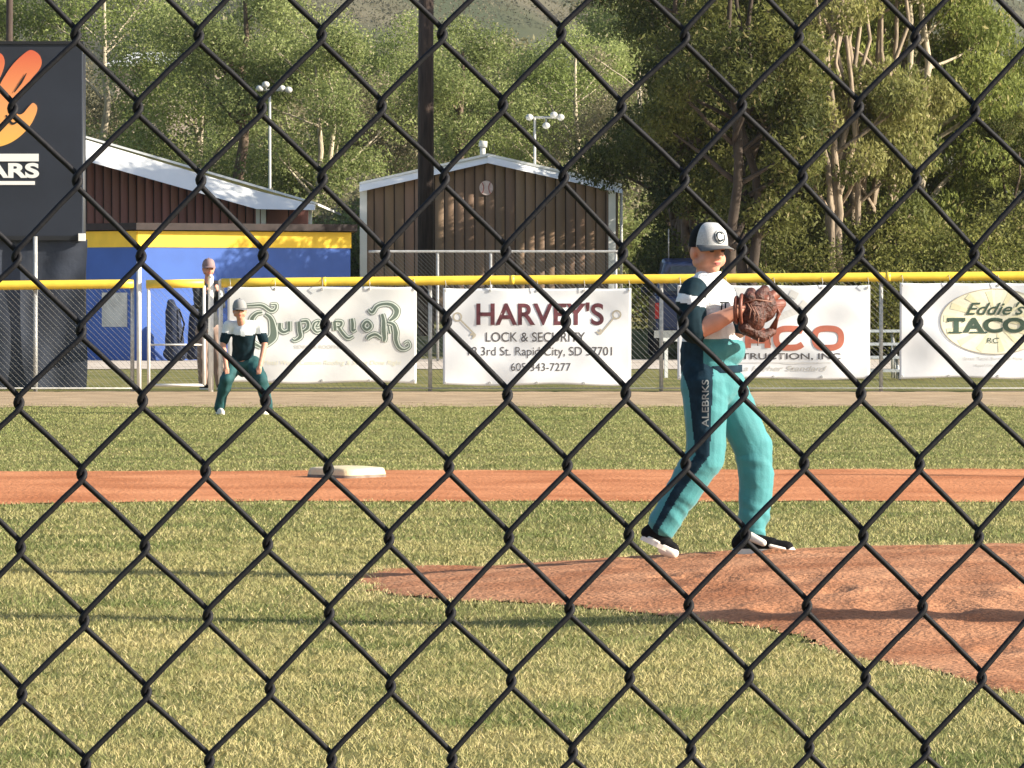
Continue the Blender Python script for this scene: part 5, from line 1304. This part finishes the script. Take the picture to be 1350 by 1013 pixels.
# right-hand clump, nearer
pr = [make_tree('cottonwood_tree', 41, 9.5, 1.9, 110, 52000, .085, darkg, m_barkd, 3, .35, .06, up=.4, clr=(.5, 1.2)),
      make_tree('cottonwood_tree', 42, 10.5, 1.7, 80, 27000, .085, warm, m_barkw, 7, .25, .10, up=.8, bare=4, clr=(.35, .9)),
      make_tree('cottonwood_tree', 43, 9.5, 2.2, 100, 46000, .09, [(.14, .175, .04), (.31, .34, .09), (.42, .37, .15)], m_barkp, 2, .35, .06, up=.8)]
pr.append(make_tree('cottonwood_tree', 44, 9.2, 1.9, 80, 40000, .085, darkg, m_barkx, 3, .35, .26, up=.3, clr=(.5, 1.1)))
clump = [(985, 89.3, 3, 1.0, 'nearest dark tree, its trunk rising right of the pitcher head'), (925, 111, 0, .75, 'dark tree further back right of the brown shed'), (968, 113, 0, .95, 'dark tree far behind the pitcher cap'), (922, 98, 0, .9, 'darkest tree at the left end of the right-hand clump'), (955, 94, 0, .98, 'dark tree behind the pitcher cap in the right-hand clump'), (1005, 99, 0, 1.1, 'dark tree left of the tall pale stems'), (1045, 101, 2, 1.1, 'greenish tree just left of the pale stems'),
         (1092, 92.5, 1, 1.0, 'tree with tall pale bare stems, left one of the bright pair'), (1132, 94.5, 1, 1.05, 'tree with tall pale bare stems, right one of the bright pair'), (1180, 99, 1, .95, 'thin warm coloured tree right of the pale stems'), (1222, 97, 2, .98, 'sunlit yellow-green upright tree near the right edge'),
         (1275, 99, 2, .74, 'sunlit green tree at the right edge'), (1345, 96, 0, .50, 'low dark tree cut by the right edge'), (1480, 98, 2, .65, 'green tree outside the right edge')]
for (px, D, t, s_, lab) in clump: place(pr[t], GX(px, D), D, s_, rr.uniform(0, 6.28), lab, 'tree', 'trees of the right-hand clump')
sr = [make_shrub(51, 2.6, 1.5, 14000, .075, darkg), make_shrub(52, 2.9, 1.6, 14000, .08, [(.11, .13, .03), (.25, .25, .07), (.32, .27, .12)])]
wr = ['between glove and pale stems, rear', 'behind the pitcher cap', 'just right of the pitcher cap', 'over the pitcher glove', 'left of the pale stems', 'under the pale stems', 'right of the pale stems', 'over the gap between the right banners', 'above the oval banner', 'at the right edge', 'outside the right edge', 'further outside the right edge']
for i, px in enumerate((1040, 950, 975, 1016, 1056, 1098, 1142, 1186, 1236, 1290, 1345, 1410)):
    D = 92.5+rr.uniform(-1, 2.2); place(sr[0 if i < 5 or i in (9,) else 1] if i % 3 else sr[0], GX(px, D), D, rr.uniform(.9, 1.2), rr.uniform(0, 6.28), 'dense shrub '+wr[i], 'shrub', 'shrubs under the right-hand clump')
# far wood on the hill: one mass
def build_wood():
    r = np.random.default_rng(77); n = 1500; y = 270+430*r.random(n)**.75; x = r.uniform(-1, 1, n)*(y*.17+12)
    z = hill_h(x, y); h = r.uniform(3, 7.5, n); k = r.random(n) < .45
    cen = []; rad = []; 
    c = np.stack([x, y, z+h*.45], 1); 
    V1, T1 = leaves(c, h*.42, 300000, .32, [(.11, .115, .07), (.20, .18, .12), (.24, .19, .15)], r, 1.2)
    link_o = link('far_wood', np_mesh('far_wood', V1, np.arange(len(V1)).reshape(-1, 4), False, T1), LEAFM)
    tag(link_o, 'distant scrub and woods covering the hillside as one mass', 'woods', kind='stuff')
build_wood()
# house on the slope
def build_house():
    D = 235.; x = GX(222, D); z = GZ(112, D); root = empty('house', (x, D, float(terrain_z(x, D))), 'small pale house with light roof half hidden among the trees above the maroon shed', 'house')
    w_, dp = 2.6, 6; X0, X1 = x-w_, x+w_; z0 = float(terrain_z(x, D))-.5
    b = MB(); b.box((X0, D, z0), (X1, D+dp, GZ(88, D))); b.build('wall', m_hw, root)
    zt, zr = GZ(88, D), GZ(68, D)
    b = MB(); b.prism([(X0-.4, D-.5, zt), (X1+.4, D-.5, zt), (X1-.6, D+dp/2, zr), (X0+.6, D+dp/2, zr)], (0, 0, .12)); b.prism([(X0-.4, D+dp+.5, zt), (X0+.6, D+dp/2, zr), (X1-.6, D+dp/2, zr), (X1+.4, D+dp+.5, zt)], (0, 0, .12)); b.build('roof', m_hr, root)
    for q in (-1.3, .2, 1.5): b = MB(); b.box((x+q, D-.04, GZ(104, D)), (x+q+.8, D+.01, GZ(94, D))); b.build('window', m_glass, root)
m_hw = mat('house_wall', (.48, .38, .32), .8); m_hr = mat('house_roof', (.55, .56, .56), .6)
build_house()
# ================================================================ air
def build_haze():
    b = MB(); b.box((-900, -80, -1.2), (900, 1000, 95)); o = b.build('haze', None)
    m = bpy.data.materials.new('haze_air'); m.use_nodes = True; N = m.node_tree.nodes; N.remove(N['Principled BSDF'])
    v = N.new('ShaderNodeVolumePrincipled'); v.inputs['Color'].default_value = (.80, .86, .95, 1); v.inputs['Density'].default_value = HAZE; v.inputs['Anisotropy'].default_value = .2
    m.node_tree.links.new(v.outputs[0], N['Material Output'].inputs['Volume']); o.data.materials.append(m); tag(o, 'thin evening haze', kind='stuff')
HAZE = 0.00008
USE_HAZE = True
if USE_HAZE: build_haze()
